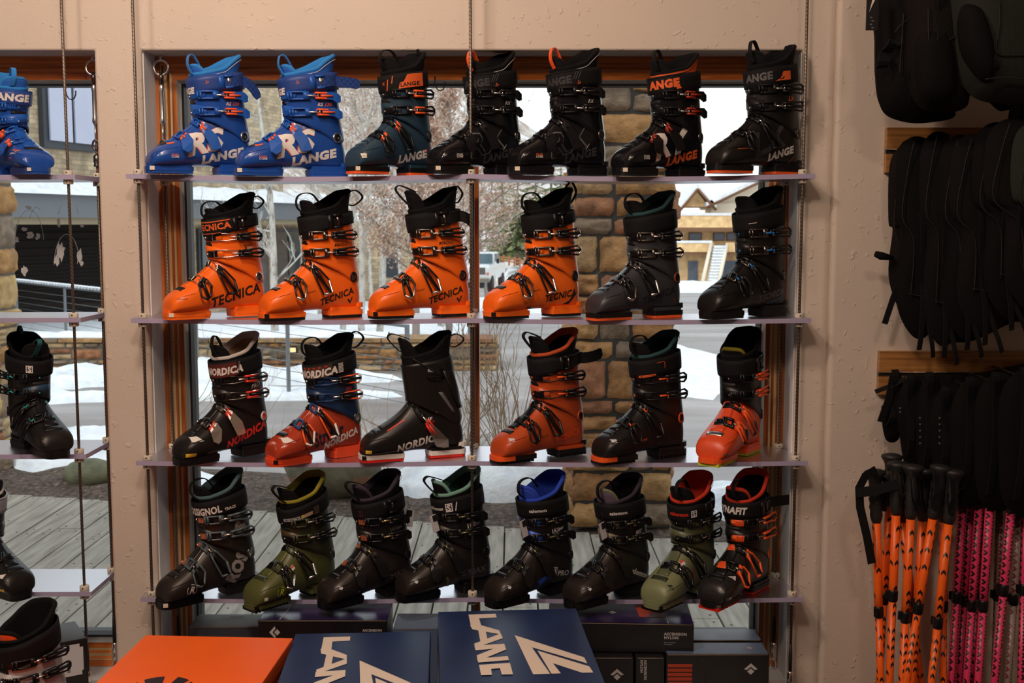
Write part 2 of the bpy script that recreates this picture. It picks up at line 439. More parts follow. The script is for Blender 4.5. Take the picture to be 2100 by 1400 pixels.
    tg_o = tb.build('tongue', root, fn=T, flip=flip)
    # pull loops
    lp = g('loop', 'flat')
    def loop(p0, pts2, wd, m):
        """webbing loop: offsets in the x-z plane from p0, slightly spread in y"""
        n = len(pts2) - 1; pts = []
        for i in range(6 * n + 1):
            x, z = cr_spline(pts2, i / 6); pts.append(p0 + Vector((x, -.006 + .012 * i / (6 * n), z)))
        q = MB(); q.ribbon(pts, Vector((0, 1, 0)), wd, .0026, m); return q.build('pull_loop', root, fn=T, flip=flip)
    a = tg(90, zt, 0)
    if lp == 'flat': loop(a + Vector((-.004, -.012, 0)), [(0, -.025), (-.012, .0), (-.008, .026), (.006, .030), (.022, .010), (.038, -.022)], .014, M['loop'])
    elif lp == 'arc': loop(a + Vector((-.006, -.008, 0)), [(.002, -.030), (-.018, -.012), (-.016, .012), (.004, .024), (.036, .022), (.064, -.006)], .011, M['loop'])
    elif lp == 'front': loop(a + Vector((-.004, -.008, 0)), [(.004, -.034), (-.014, -.020), (-.036, .006), (-.026, .018), (-.004, .014), (.030, .002)], .013, M['loop'])
    if g('back_loop'):
        b0 = cuff_pt(-90, zb - .02, -.002); h, o_ = g('back_loop')
        loop(b0, [(0, -.022), (o_ * .55, -.026 + h * .3), (o_ + .008, h * .6 - .008), (o_ * .7, h + .006), (o_ * .2 - .004, h * .9 + .002), (-.010, .014)], .010, M['loop'])
    # ---- power strap
    if not g('no_strap'):
        st = MB(); zc, hh = .262, g('strap_h', .024); sl = g('strap_slope', -.014)
        def sp2(th, v, n): return cuff_pt(th, zc + v + sl * sin(radians(th)) + .002, .0035 + n)
        def ends(th):  # lower edge steps up towards the rear when the strap narrows
            return 1.0
        rows = []
        NA = 60
        for vv, nn2 in ((-hh, -.002), (-hh, .0016), (-hh * .5, .0024), (0, .0026), (hh * .5, .0024), (hh, .0016), (hh, -.002)):
            r = []
            for i in range(NA):
                th = 360 * i / NA; k = 1.0
                if g('strap_narrow'):
                    d = (th + 180) % 360 - 180
                    if -150 < d < 5: k = .66
                    elif 5 <= d < 28: k = .66 + .34 * (d - 5) / 23
                r.append(sp2(th, vv * k, nn2))
            rows.append(r)
        st.grid(rows, M['strap'], closed_u=True)
        if g('strap_edge'):
            for e in (-1, 1): st.tube([sp2(t, e * hh * .86, .0026) for t in range(12, 140, 6)], .0008, M['strapline'], n=4)
        for di, d in enumerate(g('strap_marks', [])):
            # (kind, text/polys, theta start, v, height, material, bold, shear)
            if d[0] == 't': vs, fs = text2d(d[1], d[6], d[7], .1, d[8] if len(d) > 8 else 1.15)
            else: vs, fs = poly2d(d[1], .004)
            sc_ = d[4]; th0, v0 = d[2], d[3]
            w_ = max(v[0] for v in vs) if vs else 0
            Q = []
            for x, y in vs:
                u = (x if mir > 0 else w_ - x) * sc_
                Q.append(sp2(th0 - math.degrees(u / .072), v0 + y * sc_, .0031 + .0002 * di))
            st.add(Q, fs, d[5])
        so = st.build('power_strap', root, fn=T, flip=flip)
        if g('strap_buckle', True):
            k = MB(); f = lambda u, v, n: sp2(u, v, n)
            tb0 = g('strap_buckle_at', 2)
            conform(k, f, tb0 + 9, tb0 + 1, -.019, .019, .002, .0062, M['sbuckle'], nu=2, nv=2)
            for v in (-.016, .016): conform(k, f, tb0, tb0 - 15, v - .003, v + .003, .002, .0075, M['sbuckle'], nu=3)
            conform(k, f, tb0 - 5, tb0 - 11, -.014, .014, .002, .0058, M['sbuckle2'], nu=2)
            k.build('strap_buckle', so, fn=T, flip=flip)
        if g('tail'):
            tl = MB(); L, curl, drop = g('tail')
            pts = [sp2(th, 0, .0050) for th in (-8, -18, -28, -38, -48)]; p = pts[-1]
            for i in range(1, 14):
                q = i / 13; pts.append(p + Vector((L * q, .010 * q - curl * sin(pi * q * .8), -.002 - drop * q * q)))
            tl.ribbon(pts, Vector((0, .05, 1)), [.030] * (len(pts) - 2) + [.027, .018], .0018, M['tail'])
            tl.build('strap_tail', so, fn=T, flip=flip)
    # ---- buckles
    style = g('bstyle', 'frame'); bl = g('blen', 1.0)
    if hf:
        make_buckle('foot', shell_path(10.2, .30, .10), M, T, flip, root, big=.95, style='plate', L=.66)
    else:
        make_buckle('cuff', cuff_path(84, .224, .03 + g('bs', 0)), M, T, flip, root, style=style, L=bl * 1.16, big=.80)
        make_buckle('cuff', cuff_path(84, .178, .03 + g('bs', 0)), M, T, flip, root, style=style, L=bl * 1.16, big=.80)
        make_buckle('foot', shell_path(8.9, -.22, .36), M, T, flip, root, style=g('fstyle', style), L=.60, big=1.2)
        make_buckle('foot', shell_path(5.95, -.22, .22), M, T, flip, root, style=g('fstyle', style), L=.56, big=1.2)
    # ---- soles
    def outline(s0, s1, w0, w1, rnd0, rnd1):
        pts = []
        for k in range(9):
            a = pi / 2 + pi * k / 8; pts.append((s0 + rnd0 - .16 + rnd0 * cos(a) , -(-w0 * spw(sin(a), .6))))
        for k in range(9):
            a = -pi / 2 + pi * k / 8; pts.append((s1 - rnd1 - .16 + rnd1 * cos(a), w1 * spw(sin(a), .6)))
        return pts
    rock = g('rocker', 0)
    for nm, s0, s1, w0, w1, r0, r1 in (('toe_sole', -.007, .128, .036, .037, .03, .004), ('heel_sole', .205, .326, .034, .034, .006, .022)):
        q = MB(); o1 = outline(s0, s1, w0, w1, r0, r1)
        q.prism(o1, .0075, .0205, M['lug']); 
        o2 = outline(s0 + .004, s1 - .006, w0 - .002, w1 - .002, r0, r1)
        q.prism(o2, .012, .027 if nm == 'toe_sole' else .030, M['shell2'])
        if nm == 'heel_sole': q.prism(outline(.296, .328, .028, .030, .004, .022), .026, .040, M['lug'])
        if g('treads'):
            x = s0 + .004
            while x < s1 - .01:
                q.prism(outline(x, x + .009, w0 - .003, w1 - .003, .002, .002), 0, .009, M['tread']); x += .0125
        else: q.prism(outline(s0 + .001, s1 - .002, w0 - .001, w1 - .001, r0, r1), 0, .008, M['tread'])
        if nm == 'toe_sole' and g('size_tag', True):
            # size sticker on the rounded front
            qs = [(s0 + .0035 - .16, -.0275), (s0 + .0155 - .16, -.0345)]
            y_ = -.0008
            q.add([(qs[0][0], qs[0][1] + y_, .0085), (qs[1][0], qs[1][1] + y_, .0085), (qs[1][0], qs[1][1] + y_, .0195), (qs[0][0], qs[0][1] + y_, .0195)], [(0, 1, 2, 3)], M['sizetag'], False)
        if nm == 'toe_sole' and g('toe_clip'):
            q.prism(outline(s0 - .004, s0 + .055, w0 + .002, w1 + .002, r0 + .002, .002), .009, .0215, M['toeclip'])
        o = q.build(nm, root, fn=T, flip=flip)
    if g('hang_tag'):
        hx, hz = g('hang_tag'); h = MB(); p = cuff_pt(-78 if hx > 0 else 80, .245, .006) + Vector((.012 * hx, -.01, 0))
        R = Matrix.Rotation(radians(14 * hx), 3, 'Y')
        h.box(p + Vector((0, 0, -.035)), (.022, .001, .050), M['tagpaper'], R)
        h.box(p + R @ Vector((0, -.0012, -.020)), (.022, .0006, .018), M['gap'], R)
        h.tube([p + Vector((0, 0, -.01)), p + Vector((-.004 * hx, .006, .016))], .0006, M['gap'], n=4)
        h.build('price_tag', root, fn=T, flip=flip)
    return root

def mark(mb, bvh, d, mir):
    # ('t', text, s, z, height, angle, material, bold, shear, stretch) or ('p', polys, s, z, scale, angle, material)
    if d[0] == 't':
        vs, fs = text2d(d[1], d[7], d[8], .10, d[9] if len(d) > 9 else 1.1); vs = list(vs)
        if not vs: return
        if mir < 0:
            wd = max(v[0] for v in vs)
            project_m(mb, bvh, (vs, fs), d[2], d[3], d[4], d[5], d[6], wd)
            return
        project(mb, bvh, (vs, fs), d[2], d[3], d[4], d[5], d[6])
    else:
        project(mb, bvh, poly2d(d[1], d[7] if len(d) > 7 else .005), d[2], d[3], d[4], d[5], d[6])
def project_m(mb, bvh, data, s, z, sc_, ang, m, wd):
    # text on a mirrored boot: laid out reversed so it reads correctly after mirroring
    vs, fs = data
    vs = [((wd - x), y) for x, y in vs]
    project(mb, bvh, (vs, fs), s, z, sc_, ang, m)
def H(h, k=1.0):
    c = [int(h[i:i + 2], 16) / 255 for i in (0, 2, 4)]
    return tuple(min(1, k * (x / 12.92 if x <= .04045 else ((x + .055) / 1.055) ** 2.4)) for x in c)
BLK = mat('black_plastic', (.006, .006, .0075), .36, spec=.42, bump=.06, bscale=900)
BLK2 = mat('black_satin_shell', (.011, .010, .010), .36, spec=.42, bump=.03, bscale=500)
BLKG = mat('black_gloss_shell', (.007, .007, .009), .20, spec=.45)
CHAR = mat('charcoal_shell', (.038, .040, .048), .40, bump=.1, bscale=700)
FAB = mat('black_fabric', (.005, .005, .0062), .85, spec=.2, bump=.5, bscale=1400)
WEB = mat('black_webbing', (.006, .006, .0075), .75, spec=.25, bump=.4, bscale=1100)
CHROME = mat('chrome', (.86, .84, .80), .27, metal=1)
DSTEEL = mat('dark_steel', (.18, .165, .15), .3, metal=1)
WHT = mat('white_print', (.80, .77, .74), .5); GRYP = mat('grey_print', (.12, .12, .125), .5); DGP = mat('dark_print', (.045, .045, .05), .35)
ORP = mat('orange_print', (.85, .14, .03), .5); REDP = mat('red_print', (.75, .035, .02), .45); BKP = mat('black_print', (.012, .011, .011), .5)
PAPER = mat('sticker_paper', (.78, .70, .58), .7); YEL = mat('yellow_sticker', (.85, .60, .06), .5); LIME = mat('lime_print', (.62, .70, .05), .5)
TAGP = mat('tag_paper', (.62, .62, .66), .7)
EDGE = mat('flap_gap', (.006, .006, .007), .6)
RSB = mat('royal_blue_shell', (.012, .072, .36), .27, coat=.2); RSB2 = mat('royal_blue_plastic', (.012, .10, .46), .35)
RSL = mat('blue_liner', (.012, .115, .50), .8, bump=.3, bscale=900); RSLT = mat('light_blue_liner', (.02, .22, .62), .85)
TEAL = mat('teal_blue_shell', (.016, .045, .078), .38); ORG = mat('bright_orange_plastic', (.95, .12, .02), .35)
TOR = mat('orange_shell', (1.0, .165, .012), .33, bump=.05, bscale=500); TOR2 = mat('orange_shell_smooth', (1.0, .17, .012), .26)
BOR = mat('burnt_orange_shell', (.52, .075, .016), .36, bump=.05, bscale=500)
NRED = mat('rust_orange_shell', (.43, .048, .018), .24, coat=.3); NBLU = mat('navy_cuff', (.010, .035, .105), .34); NBL2 = mat('navy_wire', (.02, .07, .22), .3)
GREEN = mat('olive_shell', (.085, .095, .026), .40); GREEN2 = mat('dark_olive', (.030, .036, .016), .4)
SAGE = mat('sage_shell', (.20, .225, .115), .42); SAGE2 = mat('sage_cuff', (.10, .115, .055), .42)
ROR = mat('red_orange_shell', (.80, .085, .022), .36); TEALF = mat('teal_lining', (.05, .22, .21), .85); MINT = mat('mint_lining', (.16, .34, .28), .85)
SLATE = mat('slate_plastic', (.075, .105, .125), .35); BRONZE = mat('bronze_plastic', (.16, .095, .05), .3, metal=.6)
COPPER = mat('copper_plastic', (.75, .25, .13), .3, metal=.5); BLUEF = mat('cobalt_lining', (.015, .06, .50), .85); BLUEP = mat('cobalt_plastic', (.02, .09, .55), .4)
REDF = mat('red_lining', (.60, .035, .012), .85); WHF = mat('pale_lining', (.55, .50, .47), .85); SKY = mat('sky_blue_plastic', (.03, .24, .70), .4)
PURPF = mat('plum_black_lining', (.030, .022, .040), .85); TQ = mat('turquoise_plastic', (.03, .42, .45), .4); WSH = mat('white_shell', (.60, .60, .64), .35)
TANL = mat('tan_lining', (.40, .26, .18), .9)
CHECK = node_mat('blue_checked_webbing'); CHECK, cn, cl, cb_ = CHECK
_c = cn.new('ShaderNodeTexChecker'); _c.inputs['Scale'].default_value = 120; _c.inputs[1].default_value = (.012, .06, .30, 1); _c.inputs[2].default_value = (.008, .035, .17, 1)
_t = cn.new('ShaderNodeTexCoord'); cl.new(_t.outputs['Object'], _c.inputs[0]); cl.new(_c.outputs[0], cb_.inputs['Base Color']); cb_.inputs['Roughness'].default_value = .7

STD = dict(shell=BLK2, shell2=BLK, cuff=BLK2, band=BLK2, gap=EDGE, flap=BLK, vent=BLK, gloss=BLKG, greyline=GRYP, pivotring=BLK, pivot=DSTEEL,
           linerout=FAB, linerin=FAB, rim=FAB, stitch=FAB, tongue=FAB, tonguerim=FAB, loop=WEB, strap=WEB, strapline=WEB, sbuckle=BLK, sbuckle2=DSTEEL, tail=WEB,
           anchor=BLK, ladder=BLKG, chrome=CHROME, bail=BLK, leverbase=BLK, accent=BLK, lever=BLK, tip=BLK, lug=BLK, tread=BLK, sizetag=BLK, toeclip=ORG, tagpaper=TAGP)
LOGO_L = [[(0, 0), (.9, 0), (1.25, .55), (.95, .55), (.75, .22), (.35, .22)], [(.25, .5), (.5, .5), (.8, 1.0), (.55, 1.0)]]
SQ = lambda w, h, sk=0: [[(0, 0), (w, 0), (w + sk, h), (sk, h)]]
RING = [[(cos(a) * r0, sin(a) * r0) for r0, a in ()]]
def ring(r, t, a0=0, a1=360, n=24):
    out = []
    for i in range(n):
        a = radians(a0 + (a1 - a0) * i / n); b = radians(a0 + (a1 - a0) * (i + 1) / n)
        out.append([(cos(a) * (r - t), sin(a) * (r - t)), (cos(a) * r, sin(a) * r), (cos(b) * r, sin(b) * r), (cos(b) * (r - t), sin(b) * (r - t))])
    return out
def sqframe(w, h, t, sk=0):
    f = lambda x, y: (x + sk * y / h, y)
    return [[f(0, 0), f(w, 0), f(w, t), f(0, t)], [f(0, h - t), f(w, h - t), f(w, h), f(0, h)], [f(0, t), f(t, t), f(t, h - t), f(0, h - t)], [f(w - t, t), f(w, t), f(w, h - t), f(w - t, h - t)]]
def bolt(k):   # the pennant shaped mark on the heel
    return [[(0, 0), (.5 * k, -.7 * k), (1.0 * k, .25 * k), (.72 * k, .18 * k), (.5 * k, -.32 * k), (.3 * k, .07 * k)]]

def lange(shellc, big, bigc, edgec, textc, strapt, strapc, **k):
    a = 16
    sm = [('t', big, .098, .042, .062, a, edgec, .055, .25, 1.0), ('t', big, .100, .0425, .062, a, bigc, .05, .25, 1.0)] if big else []
    sm += [('t', 'LANGE', .158, .026, .0195, a, textc, .07, .12, 1.15)]
    return sm

B = []
def add(**k): B.append(k)
rs = dict(shell=RSB, shell2=RSB, cuff=RSB, band=RSB2, flap=RSB2, vent=BLK, gap=BLK, linerout=RSL, linerin=RSLT, rim=RSLT, stitch=WHT, tongue=RSL, tonguerim=RSLT, loop=SKY,
          strap=mat('blue_strap', (.012, .05, .26), .5), strapline=RSB2, sbuckle=RSB2, sbuckle2=CHROME, tail=CHECK, anchor=RSB2, ladder=RSB2, bail=RSB2, leverbase=RSB2, accent=ORG, lever=RSB2, tip=RSB2,
          lug=RSB, tread=RSB, sizetag=PAPER, pivotring=CHROME, pivot=DSTEEL)
rs_sm = [('t', 'RS', .100, .049, .058, 14, ORP, .07, .3, 1.25), ('t', 'RS', .103, .0495, .058, 14, WHT, .065, .3, 1.25), ('t', 'LANGE', .150, .029, .0225, 12.5, WHT, .085, .15, 1.25),
         ('p', SQ(.020, .004, .004), .046, .080, 1, 12, ORP), ('t', 'DUAL', .052, .049, .0055, 2, ORP, .03, .1), ('t', 'CORE', .052, .043, .0055, 2, WHT, .03, .1)]
for i, (xl, xr, lab) in enumerate(((294, 523, 'royal blue ski boot, leftmost on the top shelf, strap end drooping behind'), (480, 714, 'royal blue ski boot, second on the top shelf, beside the dark teal one'))):
    add(label=lab, row=0, px=(xl, xr), top=113 - 7 * i, mats=rs, bstyle='plate', loop='flat', tongue=.31, shell_marks=rs_sm,
        cuff_marks=[('t', 'RS', .222, .199, .0095, 2, WHT, .03, .3), ('t', '130', .242, .200, .0095, 2, ORP, .05, .3)] + ([('t', 'WIDE', .262, .1915, .004, 2, WHT, .02, .1)] if i else []),
        strap_marks=[('t', 'NGE', 112, -.021, .017, WHT, .08, .1), ('p', LOGO_L, 34, .001, .0085, ORP)], strap_buckle_at=-2, tail=(.055, .0, .045) if i == 0 else (.075, .0, .004), blen=1.06, group='ski boots on the top shelf')
add(label='dark teal ski boot with orange lever inlays on the top shelf', row=0, px=(708, 885), top=108, mats=dict(sizetag=PAPER, shell=TEAL, shell2=TEAL, cuff=TEAL, band=TEAL, flap=TEAL, vent=TEAL, accent=ORG, tread=ORG, lug=BLK, pivot=BLK, strap=WEB),
    shell_marks=[('t', 'LANGE', .158, .032, .021, 10, WHT, .08, .1, 1.2), ('t', 'LX', .262, .066, .009, 8, REDP, .03, .1), ('p', SQ(.013, .012), .010, .042, 1, 0, PAPER), ('t', '26.5', .0112, .046, .004, 0, BKP, .0, 0)],
    strap_marks=[('p', [[(0, 0), (.075, 0), (.075, .036), (.030, .036), (.018, .018), (.006, .016)]], 42, -.017, 1, ORP), ('t', 'LANGE', 37, -.013, .0105, BKP, .05, 0), ('p', SQ(.0035, .03, .006), 76, -.018, 1, ORP), ('p', SQ(.003, .02, .005), 60, 0, 1, ORP), ('t', 'X', 88, -.002, .008, ORP, .02, .1)],
    strap_buckle=False, loop='arc', back_loop=(.022, -.012), bs=0, fstyle='frame', group='ski boots on the top shelf')
rx = dict(sizetag=PAPER, shell=BLKG, shell2=BLKG, cuff=BLKG, band=BLKG, pivotring=DSTEEL, pivot=DSTEEL, stitch=WHT, loop=ORG, sbuckle=WEB)
for xl, xr, lab in ((872, 1074, 'glossy black ski boot with orange loop behind the middle cable, top shelf'), (1036, 1251, 'glossy black ski boot with orange loop just right of the middle cable, top shelf')):
    add(label=lab, row=0, px=(xl, xr), top=97, mats=rx, bstyle='plate', loop='flat', tongue=.312, strap_buckle=False,
        shell_marks=[('t', 'RX', .104, .042, .064, 16, GRYP, .05, .25), ('t', 'RX', .106, .043, .061, 16, BLKG, .03, .25), ('t', 'LANGE', .158, .031, .021, 13, DGP, .07, .12, 1.15), ('t', 'DUAL', .052, .049, .0055, 3, ORP if xl > 1000 else WHT, .03, .1), ('t', 'CORE', .052, .043, .0055, 3, WHT, .03, .1), ('p', SQ(.0012, .03), .104, .044, 1, 2, WHT), ('p', SQ(.0012, .02), .228, .070, 1, -35, WHT)],
        cuff_marks=[('t', 'RX', .228, .197, .0095, 3, WHT, .03, .3), ('t', '120', .248, .197, .0095, 3, DGP, .03, .3)], strap_marks=[('t', 'ANGE', 96, -.009, .019, DGP, .08, 0), ('p', LOGO_L, 16, -.015, .0085, ORP)] + [('p', SQ(.0015, .02, .01), 24 - 5 * j, -.002, 1, GRYP) for j in range(3)], strap_edge=1, group='ski boots on the top shelf')
add(label='black ski boot with big white RX letters on its side and orange lettering', row=0, px=(1253, 1446), top=105, mats=dict(rx, loop=WEB, accent=mat('dark_red_plastic', (.35, .03, .01), .3), rim=FAB, linerout=mat('orange_fabric', (.75, .11, .02), .8), stitch=FAB), bstyle='plate', strap_buckle=False,
    loop='flat', tongue=.318, shell_marks=[('t', 'R', .098, .040, .066, 17, ORP, .06, .3), ('t', 'R', .100, .0405, .066, 17, WHT, .05, .3), ('t', 'Y', .160, .056, .064, 17, WHT, .07, .3, 1.3), ('t', 'LANGE', .155, .028, .022, 13, ORP, .08, .12, 1.15), ('t', 'DUAL', .052, .049, .0055, 3, WHT, .03, .1), ('t', 'CORE', .052, .043, .0055, 3, WHT, .03, .1)],
    cuff_marks=[('t', 'RX', .228, .190, .0095, 3, GRYP, .03, .3), ('t', '130', .250, .190, .0095, 3, mat('dark_orange_print', (.20, .04, .01), .5), .03, .3)], strap_marks=[('t', 'ANGE', 96, -.009, .021, ORP, .09, 0), ('p', [[(0, 0), (.015, 0), (0, .022)]], 26, -.017, 1, ORP)], strap_edge=1, group='ski boots on the top shelf')
add(label='matt black ski boot with orange heel and toe pads, rightmost on the top shelf', row=0, px=(1447, 1644), top=93, mats=dict(shell=BLK2, tread=ORG, lug=BLK, ladder=BLKG, pivot=DSTEEL, accent=BLK, bail=BLK), strap_buckle=False, loop='flat', tongue=.322, fstyle='frame',
    shell_marks=[('t', 'LX', .118, .043, .058, 17, DGP, .06, .25, 1.2), ('t', 'LANGE', .178, .034, .019, 15, WHT, .07, .12), ('p', SQ(.05, .0012), .05, .062, 1, 4, ORP), ('p', SQ(.0012, .02, .018), .26, .03, 1, 0, ORP)],
    cuff_marks=[('t', 'LX', .236, .197, .012, 3, ORP, .03, .2), ('t', '130', .256, .200, .0075, 3, GRYP, .03, .2)], strap_marks=[('t', 'ANGE', 94, -.006, .019, GRYP, .07, 0), ('p', [[(0, 0), (.040, 0), (.040, .023), (.022, .023), (.014, .006)]], 20, -.014, 1, ORP), ('p', LOGO_L, 12, -.011, .012, BKP)], group='ski boots on the top shelf')

# second shelf
def tec(textc, sz=.021, s=.150, z=.036, a=15): return ('t', 'TECNICA', s, z, sz, a, textc, .045, .18, 1.02)
tm = dict(shell=TOR, shell2=TOR, cuff=TOR, band=TOR2, flap=TOR2, vent=BLK, gap=BLK, lug=TOR, tread=BLK, pivotring=BLK, pivot=DSTEEL, bail=DSTEEL, lever=BLK, leverbase=BLK, tip=CHROME, sizetag=BLK)
add(label='all orange ski boot with orange lettered strap, leftmost on the second shelf', row=1, px=(330, 551), top=392, mats=dict(tm, tread=TOR, bail=CHROME, pivotring=CHROME, lever=BLK, tip=BLK, sizetag=PAPER), bstyle='wire', strap_narrow=1, loop='arc', tongue=.30, back_loop=(.004, .034),
    shell_marks=[tec(BKP, .027, .124, .029, 14), ('t', 'TECNICA', .018, .055, .004, 4, BKP, .02, .1)], cuff_marks=[('t', 'FIREBIRD', .228, .200, .0055, 1, BKP, .02, 0), ('t', 'R', .232, .191, .0085, 1, BKP, .03, 0), ('t', '140', .240, .191, .0085, 1, WHT, .03, 0)],
    strap_marks=[('t', 'ECNICA', 98, -.007, .017, ORP, .05, 0), ('p', SQ(.105, .003), 100, .014, 1, ORP), ('p', SQ(.075, .0016), 98, -.017, 1, ORP)], group='ski boots on the second shelf')
o_sm = [tec(BKP, .0185, .172, .035, 16), ('p', bolt(.020), .262, .050, 1, 8, BKP), ('t', 'LIQUIDFIT', .126, .071, .0042, 8, BKP, .0, .1)]
add(label='orange ski boot with plain black strap and wire levers, second on the second shelf', row=1, px=(527, 745), top=383, mats=tm, strap_narrow=1, loop='arc', back_loop=(.012, .045), shell_marks=o_sm, cuff_marks=[('t', 'MACH1', .214, .1955, .0085, 4, BKP, .02, .2)], tongue=.315, group='ski boots on the second shelf')
add(label='orange ski boot with strap end sticking out behind, just left of the middle cable', row=1, px=(751, 971), top=381, mats=tm, strap_narrow=1, loop='front', back_loop=(.016, .020), tail=(.040, .01, .02), shell_marks=o_sm, cuff_marks=[('t', 'MACH1', .204, .1955, .0090, 4, BKP, .02, .2)], tongue=.335, lean=.06, group='ski boots on the second shelf')
add(label='orange ski boot just right of the middle cable on the second shelf', row=1, px=(989, 1194), top=383, mats=tm, strap_narrow=1, loop='arc', back_loop=(.03, .02), shell_marks=[tec(BKP, .0185, .176, .042, 8), ('p', [[(0, 0), (.022, 0), (.050, .034), (.030, .026), (.022, .010)]], .246, .034, 1, 0, BKP), ('p', SQ(.018, .010, .006), .108, .022, 1, 0, BKP), ('t', 'LIQUIDFIT', .126, .071, .0042, 8, BKP, .0, .1)],
    cuff_marks=[('t', '1 MACH', .252, .197, .008, 2, BKP, .02, 0)], tongue=.312, group='ski boots on the second shelf')
add(label='charcoal ski boot with orange sole pads in front of the stone pillar', row=1, px=(1200, 1401), top=386, mats=dict(tm, shell=CHAR, shell2=CHAR, cuff=CHAR, band=CHAR, flap=BLKG, lug=BLK, tread=ORG, pivotring=mat('dark_orange_ring', (.25, .05, .01), .4), pivot=BLK, linerin=FAB, rim=mat('dark_teal_lining', (.012, .06, .065), .8)), strap_narrow=0, strap_buckle=False, loop='arc',
    shell_marks=[tec(BKP, .0195, .158, .040, 14), ('p', bolt(.016), .272, .052, 1, 6, mat('dark_orange_print', (.20, .04, .01), .5))], cuff_marks=[('t', 'MACH1', .240, .192, .0085, 6, BKP, .02, .2)], tongue=.318, group='ski boots on the second shelf')
add(label='black ski boot with sky blue lever inlays, rightmost on the second shelf', row=1, px=(1430, 1615), top=380, mats=dict(shell=BLK2, cuff=BLK2, chrome=SKY, bail=DSTEEL, sizetag=BLK), strap_buckle=False, loop='none', tongue=.318,
    shell_marks=[tec(GRYP, .0165, .182, .041, 11), ('t', 'ONE', .130, .063, .0055, 6, WHT, .02, .2), ('p', SQ(.05, .0014, .0), .225, .034, 1, 18, SKY), ('p', SQ(.0014, .03, .012), .272, .046, 1, 0, SKY)], strap_marks=[('p', SQ(.025, .0016), 60, -.002, 1, PAPER)], group='ski boots on the second shelf')

# third shelf
nm = dict(shell=BLK2, cuff=BLK2, accent=REDP, lever=CHROME, tip=CHROME, bail=BLK, pivotring=WHT, pivot=REDP)
add(label='black ski boot with red levers and red lettering, leftmost on the third shelf', row=2, px=(353, 554), top=677, mats=dict(nm, rim=WHF, linerin=TANL, bail=DSTEEL), bstyle='wire', fstyle='plate', strap_h=.024, strap_buckle=False, loop='flat', pivot_r=.013,
    shell_marks=[('t', 'NORDICA', .150, .030, .0225, 19, REDP, .07, .25, 1.0), ('p', SQ(.030, .010), .006, .026, 1, 0, YEL), ('p', [[(0, 0), (.035, -.002), (.020, .012), (.004, .010)]], .026, .066, 1, 4, WHT), ('p', SQ(.045, .0012), .075, .030, 1, 2, WHT)],
    cuff_marks=[('t', 'PRO', .232, .196, .012, 8, WHT, .03, .3), ('t', 'MACHINE', .240, .190, .0045, 8, REDP, .02, .3)], strap_marks=[('p', SQ(.100, .038), 99, -.019, 1, mat('dark_red_weave', (.10, .010, .008), .7)), ('t', 'NORDICA', 106, -.011, .019, WHT, .07, .2, .95), ('p', SQ(.0035, .034, .006), 20, -.016, 1, CHROME)], tongue=.318, group='ski boots on the third shelf')
add(label='rust orange ski boot with navy blue cuff on the third shelf', row=2, px=(542, 749), top=678, mats=dict(shell=NRED, shell2=mat('coral_sole', (.85, .08, .02), .4), cuff=NBLU, band=NBLU, flap=NRED, vent=BLK, lug=mat('coral_sole', (.85, .08, .02), .4), tread=mat('coral_sole', (.85, .08, .02), .4), accent=BLK, lever=ORG, tip=WHT, bail=NBL2, leverbase=BLK, pivotring=DSTEEL, pivot=mat('grey_disc', (.28, .28, .30), .4), sizetag=BLK), bstyle='wire', fstyle='frame', pivot_r=.016, pivot_dots=1, treads=0,
    strap_h=.022, strap_slope=-.016, strap_buckle=False, loop='arc', back_loop=(.016, .044), shell_marks=[('t', 'Strider', .130, .042, .042, 13, mat('navy_print', (.012, .018, .045), .5), .05, 0, .62), ('t', 'NORDICA', .166, .030, .0195, 17, WHT, .07, .25, .95), ('p', [[(0, 0), (.035, -.002), (.020, .012), (.004, .010)]], .024, .066, 1, 4, WHT), ('t', 'INFINITE', .098, .026, .004, 3, WHT, 0, .2)],
    cuff_marks=[('t', '1', .232, .190, .013, 6, GRYP, .03, .1), ('t', '30', .238, .191, .013, 6, REDP, .04, .1), ('t', 'STRIDER', .256, .190, .005, 6, GRYP, .0, .1)],
    strap_marks=[('p', SQ(.112, .034), 104, -.017, 1, mat('brown_strap', (.050, .030, .022), .7)), ('t', 'NORDICA', 106, -.013, .0195, WHT, .07, .2, .95)] + [('p', SQ(.008, .004), 92 - 15 * j, .010, 1, REDP) for j in range(5)] + [('p', SQ(.010, .0022), 4, -.014 + .004 * j, 1, WHT) for j in range(7)], group='ski boots on the third shelf')
add(label='black rear entry ski boot with a single red and chrome buckle', row=2, px=(734, 957), top=677, rear_entry=1, no_strap=1, mats=dict(shell=BLK2, cuff=BLK2, lug=WHT, tread=mat('red_sole', (.75, .02, .012), .4), pivotring=COPPER, pivot=BLK, accent=REDP, lever=CHROME, tip=CHROME, leverbase=REDP, anchor=BLK2, bail=BLK2), pivot_r=.0165, pivot_at=(.266, .085), pivot_dots=1,
    loop='front', back_loop=(.004, .040), liner_back=.356, tongue=.335, shell_marks=[('t', 'NORDICA', .100, .025, .021, 12, WHT, .06, .25, 1.0), ('t', 'HF', .187, .106, .012, 6, WHT, .02, .2), ('t', '110', .202, .103, .006, 6, REDP, .02, .2), ('p', SQ(.062, .0025), .072, .086, 1, 27, REDP), ('p', SQ(.016, .009), .006, .028, 1, 0, YEL)],
    cuff_marks=[('p', [[(.0, .0), (.004, 0), (.012, .018), (.008, .018)]], .212, .118, 1, 0, GRYP)], lean=.04, group='ski boots on the third shelf')
